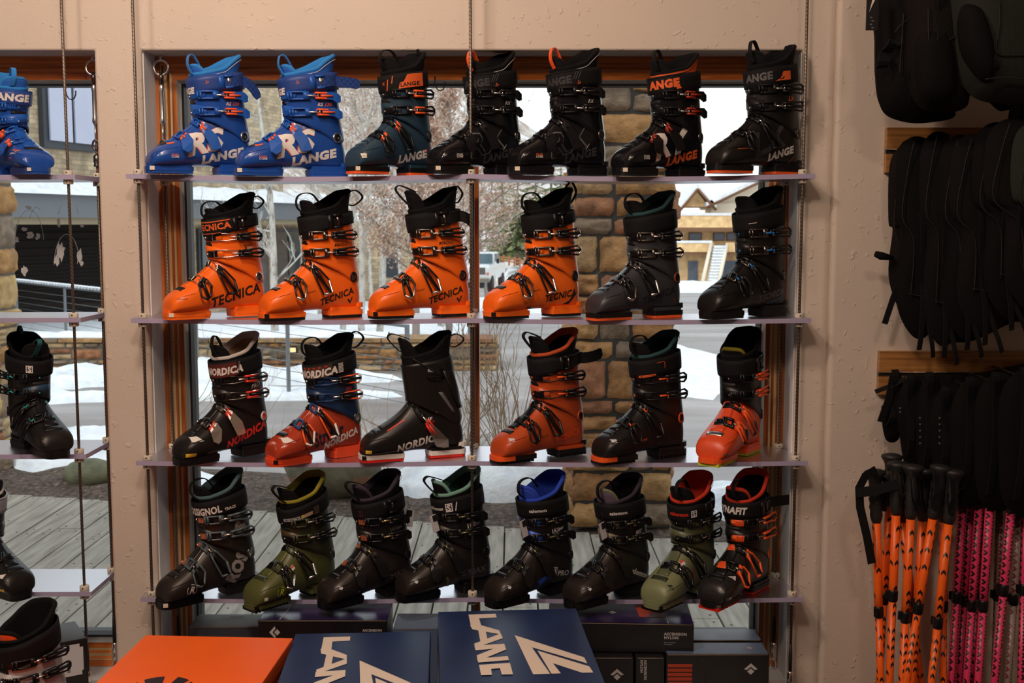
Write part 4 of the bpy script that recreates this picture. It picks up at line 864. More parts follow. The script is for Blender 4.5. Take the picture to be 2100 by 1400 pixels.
# ------------------------------------------------------------------ cables with collars
CAB, n, L, b = node_mat('steel_cable'); co = n.new('ShaderNodeTexCoord'); wv = n.new('ShaderNodeTexWave'); wv.inputs['Scale'].default_value = 62; wv.bands_direction = 'DIAGONAL'
r = n.new('ShaderNodeValToRGB'); r.color_ramp.elements[0].color = (.08, .066, .055, 1); r.color_ramp.elements[1].color = (.24, .20, .165, 1); L.new(co.outputs['Object'], wv.inputs[0]); L.new(wv.outputs[0], r.inputs[0]); L.new(r.outputs[0], b.inputs['Base Color']); b.inputs['Metallic'].default_value = .6; b.inputs['Roughness'].default_value = .4
COLR = mat('ivory_nylon_collar', (.66, .60, .50), .5); COLD = mat('collar_set_screw', (.02, .02, .02), .5); RUBB = mat('black_rubber', (.012, .012, .012), .6)
def cable(x, y, ztop, zbot, zs, lab, front, eye=False):
    t = thing('hanging_cable', lab, 'cable', (x, y, zbot))
    mb = MB(); mb.tube([(0, 0, z) for z in (0.03, (ztop - zbot) * .5, ztop - zbot)], .0040 if front else .0034, CAB, n=8); mb.build('wire_rope', t)
    for z in zs:
        for up in (1, -1):
            c = MB(); z0 = z - zbot + (0 if up > 0 else -.0125 - .012)
            c.lathe([(0, 0), (.0115, 0), (.0125, .001), (.0125, .011), (.0115, .012), (0, .012)], COLR, (0, 0, z0), n=18)
            c.lathe([(.0022, -.0126), (.0022, .0002), (0, .0002)], COLD, (0, -.0128, z0 + .006), Matrix.Rotation(radians(90), 3, 'X') @ Matrix.Identity(3), n=8)
            c.build('collar', t)
    f = MB(); f.lathe([(0, 0), (.007, 0), (.008, .004), (.0085, .02), (.0065, .022), (.0085, .024), (.0085, .045), (.006, .05), (.0045, .052)], CHROME, (0, 0, 0), n=14); f.lathe([(.005, .05), (.0055, .09), (.004, .13), (0, .132)], RUBB, (0, 0, 0), n=10)
    f.build('end_fitting', t)
    lo = MB(); lo.tube([(0.008 * cos(a), 0, -.014 + .014 * sin(a)) for a in [k * pi / 6 for k in range(12)]], .0025, CHROME, n=6, closed=True); lo.build('shackle', t)
    if eye:
        zt = ztop - zbot
        e = MB(); e.tube([(.020 * cos(a), -.002, zt + .012 + .020 * sin(a)) for a in [k * pi / 12 for k in range(24)]], .0035, CHROME, n=8, closed=True); e.tube([(0, -.002, zt + .031), (0, -.002, zt + .045)], .004, CHROME); e.build('eye_bolt', t)
        k = MB(); k.tube([(0, -.004, zt - .002), (0, -.004, zt - .03)], .005, DSTEEL); k.lathe([(.003, 0), (.0065, .006), (.0075, .012), (.006, .02), (.0055, .09), (.0075, .10), (.006, .108), (.003, .112)], CHROME, (0, -.003, zt - .145), n=12)
        k.tube([(0, -.003, zt - .145), (0, -.003, zt - .19)], .0025, CHROME)
        k.tube([(.009 * cos(a), -.003, zt - .20 + .014 * sin(a)) for a in [q * pi / 8 for q in range(16)]], .0028, DSTEEL, n=6, closed=True)
        k.lathe([(.008, 0), (.009, .006), (.007, .009), (.009, .012), (.009, .03), (.005, .034)], DSTEEL, (0, 0, zt - .26), n=12)
        k.build('turnbuckle', t)
    return t
zc = 2.949
cable(-.992, 0, zc, .215, ROWZ, 'left front steel cable of the main bay, before the pier', 1)
cable(-.109, 0, zc, .215, ROWZ, 'steel cable hanging down the middle of the main bay', 1)
cable(.772, 0, zc, .215, ROWZ, 'right front steel cable of the main bay', 1)
cable(-1.178, 0, zc, .215, LROWZ, 'front steel cable at the right end of the left bay', 1)
cable(-.972, .165, ZT - .046, .235, ROWZ, 'thin rear cable with turnbuckle at the left side of the main bay', 0, eye=True)
cable(-.109, .165, 1.62, .235, ROWZ[1:], 'rear cable right behind the middle cable of the main bay', 0)
cable(.764, .165, ZT - .046, .235, ROWZ, 'thin rear cable at the right side of the main bay', 0, eye=True)
cable(-1.160, .165, ZT - .046, .235, LROWZ, 'thin rear cable with turnbuckle at the right side of the left bay', 0, eye=True)
# small hooks under the window heads
HOOK = mat('black_hook', (.008, .008, .008), .35)
for (px_, py_, lab) in ((590, 168, 'black wire hook beside the second blue boot'), (902, 168, 'black wire hook left of the middle cable'), (145, 186, 'black wire hook in the head of the left bay window')):
    p = P(px_, py_, .215); mb = MB(); s_ = p.z
    mb.tube([(-.014, 0, .015), (-.014, 0, 0), (-.012, 0, -.012), (-.006, 0, -.022), (.002, 0, -.025), (.010, 0, -.020), (.014, 0, -.010), (.014, 0, 0)], .0018, HOOK, n=6)
    o = mb.build('wire_hook', loc=p); tag(o, lab, 'hook')

# ------------------------------------------------------------------ place the boots
PLACE = [(-0.8307, 0.018, 35.5, 0.909), (-0.5875, 0.018, 27.0, 0.923), (-0.3227, 0.018, 42.0, 0.936), (-0.0963, 0.045, 36.0, 0.94), (0.1239, 0.018, 27.5, 0.959), (0.3935, 0.018, 33.0, 0.936), (0.6478, 0.018, 27.5, 0.976), (-0.8021, 0.03, 39.5, 0.956), (-0.5441, 0.03, 34.0, 0.989), (-0.2476, 0.03, 26.0, 0.995), (0.0578, 0.03, 30.0, 0.989), (0.334, 0.03, 28.0, 0.977), (0.6296, 0.03, 33.0, 1.0), (-0.7935, 0.028, 46, 0.968), (-0.5377, 0.028, 40.0, 0.968), (-0.2728, 0.028, 20.0, 0.972), (0.0754, 0.028, 32.5, 1.001), (0.3516, 0.028, 30.0, 0.994), (0.6017, 0.028, 54.5, 0.985), (-0.8329, -0.012, 42.5, 0.988), (-0.6025, -0.012, 48.5, 0.964), (-0.3977, -0.012, 40.0, 0.978), (-0.1858, 0.022, 31.0, 0.984), (0.0523, -0.012, 38.0, 0.964), (0.2651, -0.012, 38.0, 0.953), (0.4625, -0.012, 49.0, 0.956), (0.6145, -0.012, 49.0, 0.948), (-1.3242, 0.03, 44, 0.8), (-1.2985, 0.03, 46.5, 0.913), (-1.4249, 0.0, 36.0, 0.941)]
ALLZ = ROWZ + LROWZ
def shelf_dz(x, row):
    if row > 3: return -.001
    for a, c in zip(CX, CX[1:]):
        if a <= x <= c: return -SAG[row] * sin(pi * (x - a) / (c - a))
    return 0
for i, (b_, pl) in enumerate(zip(B, PLACE)):
    x, y, yaw, sz = pl; b_['loc'] = (x, y, ALLZ[b_['row']] + max(shelf_dz(x + e_, b_['row']) for e_ in (-.13, -.06, 0, .06, .12)) + .0006); b_['yaw'] = radians(yaw)
    sxk = {1: .93, 2: .80, 13: .87, 15: .90}.get(i, .885)
    b_.setdefault('scale', (sxk, .92, sz)); ski_boot(b_)
# ------------------------------------------------------------------ boxes on the bench
CARD_O = mat('orange_card', (1.0, .14, .006), .5, var=.04, vscale=9); CARD_N = mat('navy_card', (.014, .030, .105), .42, var=.10, vscale=14); CARD_E = mat('worn_card_edge', (.30, .22, .15), .8)
CARD_B = mat('black_card', (.012, .011, .013), .35, var=.2, vscale=20); CARD_P = mat('purple_black_card', (.020, .012, .065), .22); CREAM = mat('cream_print', (.78, .68, .58), .6); BLUEC = mat('steel_blue_card', (.10, .14, .24), .3); SLC = mat('slate_card', (.040, .046, .060), .4)
def carton(lab, c, w, d, h, rz, top, side, marks=None, lid=.035, cat='box', group=None, name='cardboard_box'):
    t = thing(name, lab, cat, (c[0], c[1], c[2] - h), radians(rz), group)
    b = MB(); b.box((0, 0, (h - .003) / 2), (w - .006, d - .006, h - .004), side, bev=.0015); b.build('box_body', t)
    l = MB(); l.box((0, 0, h - lid / 2), (w, d, lid), top, bev=.002)
    if marks: marks(l, w, d, h)
    l.build('lid', t); return t
def lange_marks(l, w, d, h):
    o = Vector((-w / 2, d / 2, h)); X = Vector((1, 0, 0)); Y = Vector((0, 1, 0))
    # letters L A N G E running down the lid, tops of the letters to the right
    def q(px_, py_): return o + X * px_ + Y * (-py_) + Vector((0, 0, .0007))
    W = w / .36
    def lay(polys):
        for i_, p in enumerate(polys): l.add([q(x * W, y) + Vector((0, 0, .00018 * i_)) for x, y in p][::-1], [tuple(range(len(p)))], CREAM, False)
    a, b = .078, .148
    lay([[(a, .030), (b, .028), (b + .001, .056), (a + .026, .060), (a + .029, .112), (a + .003, .110)],
         [(a + .001, .108), (a + .026, .108), (b + .002, .150), (b + .004, .178), (a + .006, .138)], [(a + .009, .262), (a + .006, .236), (b + .004, .172), (b + .007, .204)], [(a + .020, .145), (a + .038, .150), (a + .040, .222), (a + .022, .232)],
         [(a + .006, .250), (b + .008, .242), (b + .009, .266), (a + .008, .280)], [(b + .008, .246), (b + .010, .280), (a + .011, .346), (a + .009, .312)], [(a + .009, .330), (b + .011, .322), (b + .012, .346), (a + .011, .356)],
         [(a + .012, .370), (b + .013, .364), (b + .015, .43), (b - .010, .43), (b - .012, .392), (a + .038, .396), (a + .038, .43), (a + .014, .43)]])
    lay([[(.185, .185), (.335, .340), (.337, .376), (.220, .268), (.246, .43), (.208, .43)], [(.231, .290), (.339, .395), (.343, .43), (.318, .43), (.259, .370), (.270, .43), (.249, .43)]])
carton('navy boot box with cream lettering and emblem, in the middle front', (.0060, -.426, .503), .36, .50, .33, 4.2, CARD_N, CARD_N, lange_marks, group='navy boot boxes on the bench')
carton('navy boot box with cream lettering and emblem, beside the orange box', (-.3565, -.545, .490), .335, .48, .318, 3.2, CARD_N, CARD_N, lange_marks, group='navy boot boxes on the bench')
def tiger(l, w, d, h):
    c = Vector((-.030, -.082, h + .0007)); R = .072; blk = mat('dark_plum_print', (.020, .008, .018), .5)
    def arc(a0, a1, inner):
        o_ = [c + Vector((R * cos(radians(a)), R * sin(radians(a)), 0)) for a in range(a0, a1 + 1, 4)]
        l.add(o_ + [c + Vector((x, y, 0)) for x, y in inner], [tuple(range(len(o_) + len(inner)))], blk, False)
    arc(150, 172, [(-.050, -.02), (-.030, .012)]); arc(100, 138, [(-.030, .005), (-.002, .020)][::1]); arc(48, 78, [(.010, .0), (.004, -.04), (.028, .010)]); arc(0, 40, [(.028, -.02), (.045, -.045)])
    for a0 in (200, 250, 300): arc(a0, a0 + 24, [(.02 * cos(radians(a0 + 12)), .02 * sin(radians(a0 + 12)))])
carton('bright orange boot box with a dark striped emblem on its lid', (-.7283, -.600, .50), .365, .48, .328, -3.2, CARD_O, CARD_O, tiger)
carton('bright orange box mostly cut off at the bottom left edge', (-1.10, -.70, .42), .30, .30, .248, 4, CARD_O, CARD_O)
DIA = lambda k: [[(0, .0), (.5 * k, .42 * k), (0 + .0, .84 * k), (-.2 * k, .68 * k), (.12 * k, .42 * k), (-.2 * k, .16 * k)], [(-.10 * k, .42 * k), (-.42 * k, .68 * k), (-.74 * k, .42 * k), (-.42 * k, .16 * k)]]
def emblem(k):   # rhomb under a chevron
    return [[(-.5 * k, .05 * k), (0, .5 * k), (.5 * k, .05 * k), (.28 * k, .0), (0, .24 * k), (-.28 * k, .0)], [(0, .12 * k), (.26 * k, -.12 * k), (0, -.36 * k), (-.26 * k, -.12 * k)]]
def rot_poly(ps, a):
    ca, sa = cos(radians(a)), sin(radians(a)); return [[(x * ca - y * sa, x * sa + y * ca) for x, y in p] for p in ps]
GRY = mat('light_grey_print', (.52, .50, .50), .5); ORGRID = mat('orange_red_print', (.42, .045, .012), .45)
def skin(lab, x0, x1, yf, d, zt, h, rz=0, top=CARD_B, fr=CARD_B, deco=None):
    t = thing('skin_box', lab, 'box', ((x0 + x1) / 2, yf + d / 2, zt - h), radians(rz), 'black boxes under the main window'); w = x1 - x0
    b = MB(); b.box((0, 0, h / 2), (w, d, h), fr, bev=.0015); b.add([(-w / 2 + .002, -d / 2 + .002, h + .0004), (w / 2 - .002, -d / 2 + .002, h + .0004), (w / 2 - .002, d / 2 - .002, h + .0004), (-w / 2 + .002, d / 2 - .002, h + .0004)], [(0, 1, 2, 3)], top, False)
    if deco: deco(b, w, d, h)
    o = b.build('box_body', t)
    f = MB(); f.tube([(-w / 2 + .004, -d / 2 - .0004, h - .0012), (w / 2 - .004, -d / 2 - .0004, h - .0012)], .0009, CARD_E, n=4); f.build('flap_edge', t)
    return t
FX, FZ, TY = Vector((1, 0, 0)), Vector((0, 0, 1)), Vector((0, 1, 0))
def ftext(b, t, x, z, d, hh, m=GRY, bold=.05): flat_text(b, t, (x, -d / 2, z), FX, FZ, hh, m, bold, off=.0008)
def d_right(b, w, d, h):
    ftext(b, 'ASCENSION', w / 2 - .078, h - .030, d, .0075); ftext(b, 'NYLON', w / 2 - .078, h - .040, d, .0075)
    ftext(b, 'Peaux d\'Ascension', w / 2 - .078, h - .051, d, .003, GRY, .0); ftext(b, 'Haftsteigfelle', w / 2 - .078, h - .056, d, .003, GRY, .0)
    b.add([(w / 2 - .068, -d / 2 + .004, h + .0010), (w / 2 - .066, -d / 2 + .004, h + .0010), (w / 2 - .066, d / 2 - .004, h + .0010), (w / 2 - .068, d / 2 - .004, h + .0010)], [(0, 1, 2, 3)], GRY, False)
    b.add([(w / 2 - .14, -d / 2 + .05, h + .0010), (w / 2 - .070, -d / 2 + .05, h + .0010), (w / 2 - .070, d / 2 - .004, h + .0010), (w / 2 - .15, d / 2 - .004, h + .0010)], [(0, 1, 2, 3)], ORGRID, False)
    flat_poly(b, rot_poly(emblem(.026), 180), (-.02, 0, h + .0006), FX, TY, GRY)
    flat_text(b, 'NYLON', (w / 2 - .020, .03, h + .0006), -FX, -TY, .008, GRY, .05); flat_text(b, 'ASCENSION', (w / 2 - .010, .02, h + .0006), -FX, -TY, .0065, GRY, .05)
def d_emb(x, z, k): return lambda b, w, d, h: flat_poly(b, emblem(k), (x, -d / 2, h - z), FX, FZ, GRY, .0008)
skin('long black box with lettering lying on the upright boxes right of the navy boxes', .10, .484, -.135, .17, .452, .078, -3, CARD_P, CARD_B, d_right)
skin('upright black box with a small chevron emblem under the long black box', .19, .318, -.165, .20, .370, .20, 0, CARD_B, CARD_B, d_emb(.022, .048, .036))
def d_vert(b, w, d, h):
    flat_text(b, 'ASCENSION', (-w / 2 + .022, -d / 2, h - .006), -FZ, FX, .0068, GRY, .05, off=.0008); flat_text(b, 'NYLON', (-w / 2 + .012, -d / 2, h - .006), -FZ, FX, .0068, GRY, .05, off=.0008)
skin('upright black box with sideways lettering, second from the right boxes', .325, .400, -.165, .20, .370, .20, 0, CARD_B, CARD_B, d_vert)
def d_grid(b, w, d, h):
    for i in range(6): b.add([(-w / 2 + .004, -d / 2 - .0009, h - .035 - i * .012), (-w / 2 + .068, -d / 2 - .0009, h - .035 - i * .012), (-w / 2 + .068, -d / 2 - .0009, h - .026 - i * .012), (-w / 2 + .004, -d / 2 - .0009, h - .026 - i * .012)], [(0, 1, 2, 3)], ORGRID, False)
    flat_poly(b, emblem(.036), (w / 2 - .048, -d / 2, h - .042), FX, FZ, GRY, .0008)
    b.tube([(-w / 2 + .088, -d / 2 - .001, h - .09), (-w / 2 + .088, -d / 2 - .001, h - .02), (-w / 2 + .096, -d / 2 - .001, h - .012), (-w / 2 + .104, -d / 2 - .001, h - .02), (-w / 2 + .104, -d / 2 - .001, h - .09)], .0009, DGP, n=4)
    flat_poly(b, rot_poly(emblem(.020), -90), (w / 2 - .045, 0, h + .0006), FX, TY, GRY)
skin('wide black box with orange grid print and emblem, rightmost by the window', .405, .675, -.165, .085, .379, .21, 0, BLUEC, CARD_B, d_grid)
skin('blue-topped black box directly behind the rightmost wide black box', .40, .675, -.072, .085, .382, .21, 0, BLUEC, CARD_B)
def d_l1(b, w, d, h):
    flat_text(b, 'ASCENSION', (.03, .02, h + .0004), -FX, -TY, .0075, GRY, .05); flat_text(b, 'NYLON', (.03, .032, h + .0004), -FX, -TY, .0075, GRY, .05)
skin('slate grey box with upside-down lettering on top, behind the orange box', -.885, -.680, -.03, .10, .405, .06, 0, SLC, SLC, d_l1)
skin('slate grey box one step lower in front of the similar slate box', -.890, -.670, -.14, .10, .362, .18, 0, SLC, SLC, d_l1)
def d_l2(b, w, d, h):
    flat_poly(b, rot_poly(emblem(.034), 90), (-w / 2 + .046, -d / 2, h - .032), FX, FZ, GRY, .0008); ftext(b, 'ASCENSION', w / 2 - .066, h - .030, d, .0065)
    b.add([(-w / 2 + .055, -d / 2 + .004, h + .0010), (-w / 2 + .057, -d / 2 + .004, h + .0010), (-w / 2 + .070, d / 2 - .004, h + .0010), (-w / 2 + .068, d / 2 - .004, h + .0010)], [(0, 1, 2, 3)], GRY, False)
skin('black box with an arrow-like emblem and purplish top, behind the first navy box', -.672, -.330, -.13, .14, .458, .09, 0, CARD_P, CARD_B, d_l2)
skin('plain black box supporting the purple-topped black box', -.660, -.330, -.12, .14, .367, .19, 0, CARD_B, CARD_B)
skin('pale blue box top showing between the two navy boxes', -.318, -.200, -.10, .12, .425, .245, 0, BLUEC, BLUEC)
skin('plain slate box under the first slate box', -.885, -.680, -.035, .10, .344, .17, 0, SLC, SLC)
# the box standing on the sill of the left bay
t = thing('skin_box', 'black box with a white barcode label on the sill of the left bay', 'box', (-1.235, -.005, .2045), radians(32)); b = MB()
b.box((0, 0, .088), (.085, .16, .176), CARD_B, bev=.003)
b.build('box_body', t)
b = MB(); pts = [(-.028, .085), (-.02, .085), (-.02, .078), (.024, .078), (.024, .09), (.028, .09), (.028, .155), (.02, .155), (.02, .165), (-.018, .165), (-.018, .158), (-.028, .158)]
b.add([(x * 1.1, -.0805, z) for x, z in pts], [tuple(range(12))], TAGP, False)
for i in range(9): b.add([(-.012, -.0810, .090 + i * .004), (-.004, -.0810, .090 + i * .004), (-.004, -.0810, .092 + i * .004), (-.012, -.0810, .092 + i * .004)], [(0, 1, 2, 3)], BKP, False)
b.build('barcode_label', t)
# white boot on the bench at the lower left corner
tm_ = dict(shell=WSH, shell2=WSH, cuff=WSH, band=WSH, strap=WEB, linerin=FAB, linerout=FAB, rim=FAB, tongue=ORG, tonguerim=FAB, bail=BLK, lever=BLK)
add(label='white ski boot with wide black strap, cut off at the lower left corner', row=0, mats=tm_, loc=(-1.185, -.46, .274), yaw=radians(62), scale=(.95, 1.0, .90), strap_h=.030, strap_slope=-.020, loop='none', strap_buckle=False, tongue=.31, liner_back=.355, group='ski boots in the left bay')
del B[-1]['group']; B[-1]['group'] = 'boots displayed on boxes'
ski_boot(B.pop())
mb = MB(); mb.box((-1.21, -.46, .2215), (.34, .26, .103), CARD_B, bev=.003); tag(mb.build('cardboard_box'), 'black box under the white ski boot', 'box')

# ------------------------------------------------------------------ rack of packs and poles on the right
RAILW = woodmat('slatwall_wood', (.28, .12, .035), (.46, .22, .07), 0)
ALU = mat('dull_aluminium', (.30, .26, .22), .35, metal=1)
WY = WF - .034     # face of the right wall panel
for z0, lab in ((1.157, 'short wooden slat rail with metal groove, lower one on the right wall'), (1.757, 'short wooden slat rail behind the packs, upper one on the right wall')):
    t = thing('slat_rail', lab, 'rail', (1.30, WY - .010, z0 - .12)); m = MB()
    for a, b_ in ((.062, .12), (0, .050)): m.box((0, 0, (a + b_) / 2), (.60, .020, b_ - a), RAILW, bev=.0015)
    m.build('wood_board', t); m = MB(); m.box((0, .002, .056), (.60, .014, .012), ALU); m.tube([(-.30, -.011, .0625), (.30, -.011, .0625)], .0016, ALU, n=4); m.build('metal_groove', t)
PK = mat('black_pack_cloth', (.0042, .0036, .004), .85, spec=.15, bump=.5, bscale=260); PKG = mat('green_grey_pack_cloth', (.016, .0185, .015), .75, spec=.2, bump=.5, bscale=220); PKM = mat('black_mesh_padding', (.0065, .0055, .0058), .85, spec=.15, bump=.9, bscale=420); PIPE = mat('grey_piping', (.022, .020, .019), .6, spec=.2)
PKB = mat('brown_black_pack_cloth', (.008, .0058, .0052), .8, spec=.15, bump=.5, bscale=260)
def puffy(mb, outline, y0, depth, m, rings=7, fold=0.0, seed=0):
    rnd = random.Random(seed); n = len(outline); cx = sum(p[0] for p in outline) / n; cz = sum(p[1] for p in outline) / n
    for sgn in (1, -1):
        rows = []
        for r in range(rings + 1):
            k = r / rings; row = []
            for i, (x, z) in enumerate(outline):
                yy = depth * (1 - k ** 2.6) ** .55 * (1 + fold * sin(i * 2.3 + seed) * k)
                row.append(Vector((cx + (x - cx) * k, y0 - sgn * yy, cz + (z - cz) * k)))
            rows.append(row if sgn > 0 else row[::-1])
        mb.grid(rows, m, closed_u=True)
def smooth_outline(pts, k=6):
    n = len(pts); out = []
    for i in range(n):
        p0, p1, p2, p3 = pts[i - 1], pts[i], pts[(i + 1) % n], pts[(i + 2) % n]
        for j in range(k):
            u = j / k; out.append(tuple(.5 * (2 * b + (c - a) * u + (2 * a - 5 * b + 4 * c - d) * u * u + (-a + 3 * b - 3 * c + d) * u ** 3) for a, b, c, d in zip(p0, p1, p2, p3)))
    return out
def XZ(px_, py_, Y): p = P(px_, py_, Y); return (p.x, p.z)
def pack(lab, outline_px, Y, depth, m, seams=(), straps=(), seed=1, pocket=None, hookz=None):
    pts = [XZ(x, y, Y) for x, y in outline_px]; xs = [p[0] for p in pts]; zs = [p[1] for p in pts]; ox, oz = sum(xs) / len(xs), min(zs)
    t = thing('backpack', lab, 'backpack', (ox, Y, oz), group='packs hanging on the right wall')
    loc = lambda x, y: ((lambda q: (q[0] - ox, q[1] - oz))(XZ(x, y, Y)))
    b = MB(); puffy(b, smooth_outline([(p[0] - ox, p[1] - oz) for p in pts]), 0, depth, m, fold=.02, seed=seed); b.build('pack_body', t)
    if pocket:
        q = MB(); puffy(q, smooth_outline([loc(x, y) for x, y in pocket]), -depth * .62, depth * .55, PK if m is not PK else PKB, fold=.02, seed=seed + 3); q.build('front_pocket', t)
    for s_ in seams:
        q = MB(); P_ = [loc(x, y) for x, y in s_]; L_ = [(cr_spline(P_, i / 5)) for i in range(5 * (len(P_) - 1) + 1)]
        q.tube([(x, -depth * 1.02, z) for x, z in L_], .0016, PIPE, n=5); q.build('piping', t)
    for s_, wd in straps:
        q = MB(); P_ = [loc(x, y) for x, y in s_]; L_ = [(cr_spline(P_, i / 5)) for i in range(5 * (len(P_) - 1) + 1)]
        q.ribbon([(x, -depth * 1.0 - .006 * sin(i), z) for i, (x, z) in enumerate(L_)], Vector((1, .3, .15)), wd, .003, WEB); q.build('strap', t)
    # hanging hook back to the wall
    h = MB(); hz = (max(zs) - oz) - .03; h.tube([(0, depth * .3, hz), (0, WY - Y, hz + .012)], .003, ALU, n=6); h.build('hanger_hook', t)
    return t
pack('dark green grey backpack with a flap, top right corner of the wall', [(1945, -60), (2010, -90), (2160, -90), (2170, 120), (2120, 205), (2040, 212), (1985, 190), (1955, 120)], -.30, .085, PKG, [[(2015, -20), (2018, 60), (2013, 118), (2060, 124), (2110, 124)], [(1990, 172), (2030, 168), (2080, 172), (2120, 168)]], [([(1968, 50), (1990, 100), (2010, 150)], .022)], 3, pocket=[(1950, 30), (1985, 20), (2012, 90), (2016, 170), (1985, 165), (1955, 110)])
pack('brown black backpack hanging left of the green grey one', [(1850, -70), (1900, -90), (1950, -70), (1965, 60), (1975, 150), (1985, 215), (1930, 232), (1880, 215), (1858, 150), (1856, 60)], -.24, .075, PKB, [[(1880, 30), (1882, 100), (1895, 160)], [(1885, 120), (1910, 100), (1935, 85)]], [([(1905, -20), (1908, 50), (1902, 110)], .020)], 5, pocket=[(1862, 100), (1890, 60), (1935, 80), (1945, 190), (1905, 215), (1870, 190)])
pack('black backpack with a hanging tag, leftmost of the top packs', [(1785, -70), (1830, -90), (1880, -70), (1900, 60), (1905, 180), (1960, 235), (1900, 252), (1845, 248), (1808, 225), (1797, 160), (1795, 60)], -.17, .080, PK, [[(1830, 40), (1826, 100), (1822, 160)], [(1812, 78), (1826, 62), (1838, 52)]], [([(1812, 95), (1796, 120), (1786, 148)], .030), ([(1850, 0), (1852, 80), (1848, 170)], .026)], 7)
pack('black pack under the green grey one, far right edge of the top packs', [(1990, 150), (2060, 120), (2160, 130), (2180, 260), (2110, 330), (2075, 300), (2085, 220), (2050, 225)], -.16, .05, PK, [], [([(2050, 205), (2075, 250), (2090, 290)], .03)], 8)
mb = MB(); q0 = P(1789, 25, -.27); mb.box((0, 0, 0), (.030, .002, .085), mat('tag_black', (.012, .012, .012), .3), bev=.0008); flat_poly(mb, [[(-.008, .0), (.010, .04), (.002, .042)]], (0, -.001, 0), FX, FZ, PAPER); 
for k_ in range(4): flat_poly(mb, SQ(.006, .003), (-.006 + .004 * (k_ % 2), -.001, -.014 - .008 * k_), FX, FZ, GRYP)
o = mb.build('hang_tag', loc=q0); tag(o, 'black hang tag at the top left of the packs', 'tag')
# the long row of pack harnesses on the upper rail
def harness(lab, L, R, top, bot, Y, seed, m, lean=0):
    R += 34; w = R - L
    pack(lab, [(L + w * .25, top), (L + w * .6, top - 3), (L + w * .85, top + 25), (R + lean * .3, top + 140), (R - w * .1 + lean * .6, (top + bot) / 2), (R + lean, bot - 60), (R - w * .35 + lean, bot), (L + w * .3 + lean, bot - 6), (L + lean, bot - 75), (L + w * .12 + lean * .6, (top + bot) / 2), (L, top + 150), (L + w * .02, top + 40)], Y, .030, m,
         [[(L + w * .3, top + 6), (L + w * .16, top + 70), (L + w * .05, top + 160), (L + w * .30 + lean * .5, top + 210), (L + w * .22 + lean, bot - 80)], [(L + w * .6, top + 4), (L + w * .72, top + 80), (L + w * .68, top + 170), (L + w * .82 + lean * .5, bot - 90)], [(L + w * .2 + lean, bot - 90), (L + w * .5 + lean, bot - 84), (R - w * .1 + lean, bot - 90)]],
         [([(L + w * .45, top + 150), (L + w * .5, bot - 120), (L + w * .42 + lean, bot + 25)], .014), ([(L + w * .7, top + 180), (L + w * .6, bot - 60), (L + w * .72 + lean, bot + 40)], .012)], seed)
for k_, (L_, R_, top_, bot_, Y_, m_, ln) in enumerate([(1822, 1862, 305, 640, -.02, PKB, 0), (1838, 1898, 285, 690, -.07, PK, 0), (1886, 1940, 275, 705, -.10, PKM, 5), (1925, 1990, 282, 690, -.13, PK, 8), (1948, 2030, 280, 680, -.16, PKM, 14), (1995, 2075, 256, 650, -.20, PK, 22), (2020, 2120, 248, 640, -.24, PKM, 40), (2075, 2170, 252, 620, -.28, PKG, 40)]):
    harness(['thin brown black pack, outermost left of the hanging row', 'black pack with a bent grey piping edge, second of the hanging row', 'mesh-backed pack, third of the hanging row', 'black pack, fourth of the hanging row, with long straps', 'mesh-backed pack with wide shoulder strap, fifth of the row', 'black pack with honeycomb top, sixth of the hanging row', 'mesh-backed pack near the right edge, seventh of the row', 'green grey pack at the right edge of the hanging row'][k_], L_, R_, top_, bot_, Y_, 20 + k_, m_, ln)
for k_, (pts_, Y_) in enumerate((([(1845, 300), (1900, 285), (1990, 290), (2060, 270), (2170, 262), (2170, 640), (2080, 660), (1990, 700), (1920, 690), (1865, 640), (1838, 560), (1835, 420)], -.015), ([(1858, 780), (1920, 770), (2000, 765), (2170, 765), (2170, 1045), (2060, 1040), (1960, 1020), (1940, 960), (1905, 900), (1868, 860)], -.010))):
    pack(['wide flat black pack behind the whole hanging row', 'wide flat black pack hanging behind the pole grips'][k_], pts_, Y_, .020, PK, [], [], 60 + k_)
# buckled glove-like straps sticking out left
mb = MB(); a = P(1795, 520, -.06); mb.tube([(0, 0, 0), (.016, 0, -.006), (.05, .01, -.012)], [.008, .011, .006], PK, n=10); tag(mb.build('chest_strap', loc=a), 'rolled black strap end sticking out left of the packs', 'strap')
mb = MB(); mb.ribbon([P(1846, 575, -.04), P(1832, 610, -.045), P(1822, 640, -.05), P(1814, 664, -.05)], Vector((1, .2, .2)), .016, .003, WEB); tag(mb.build('webbing_strap'), 'short black strap end below the first hanging pack', 'strap')
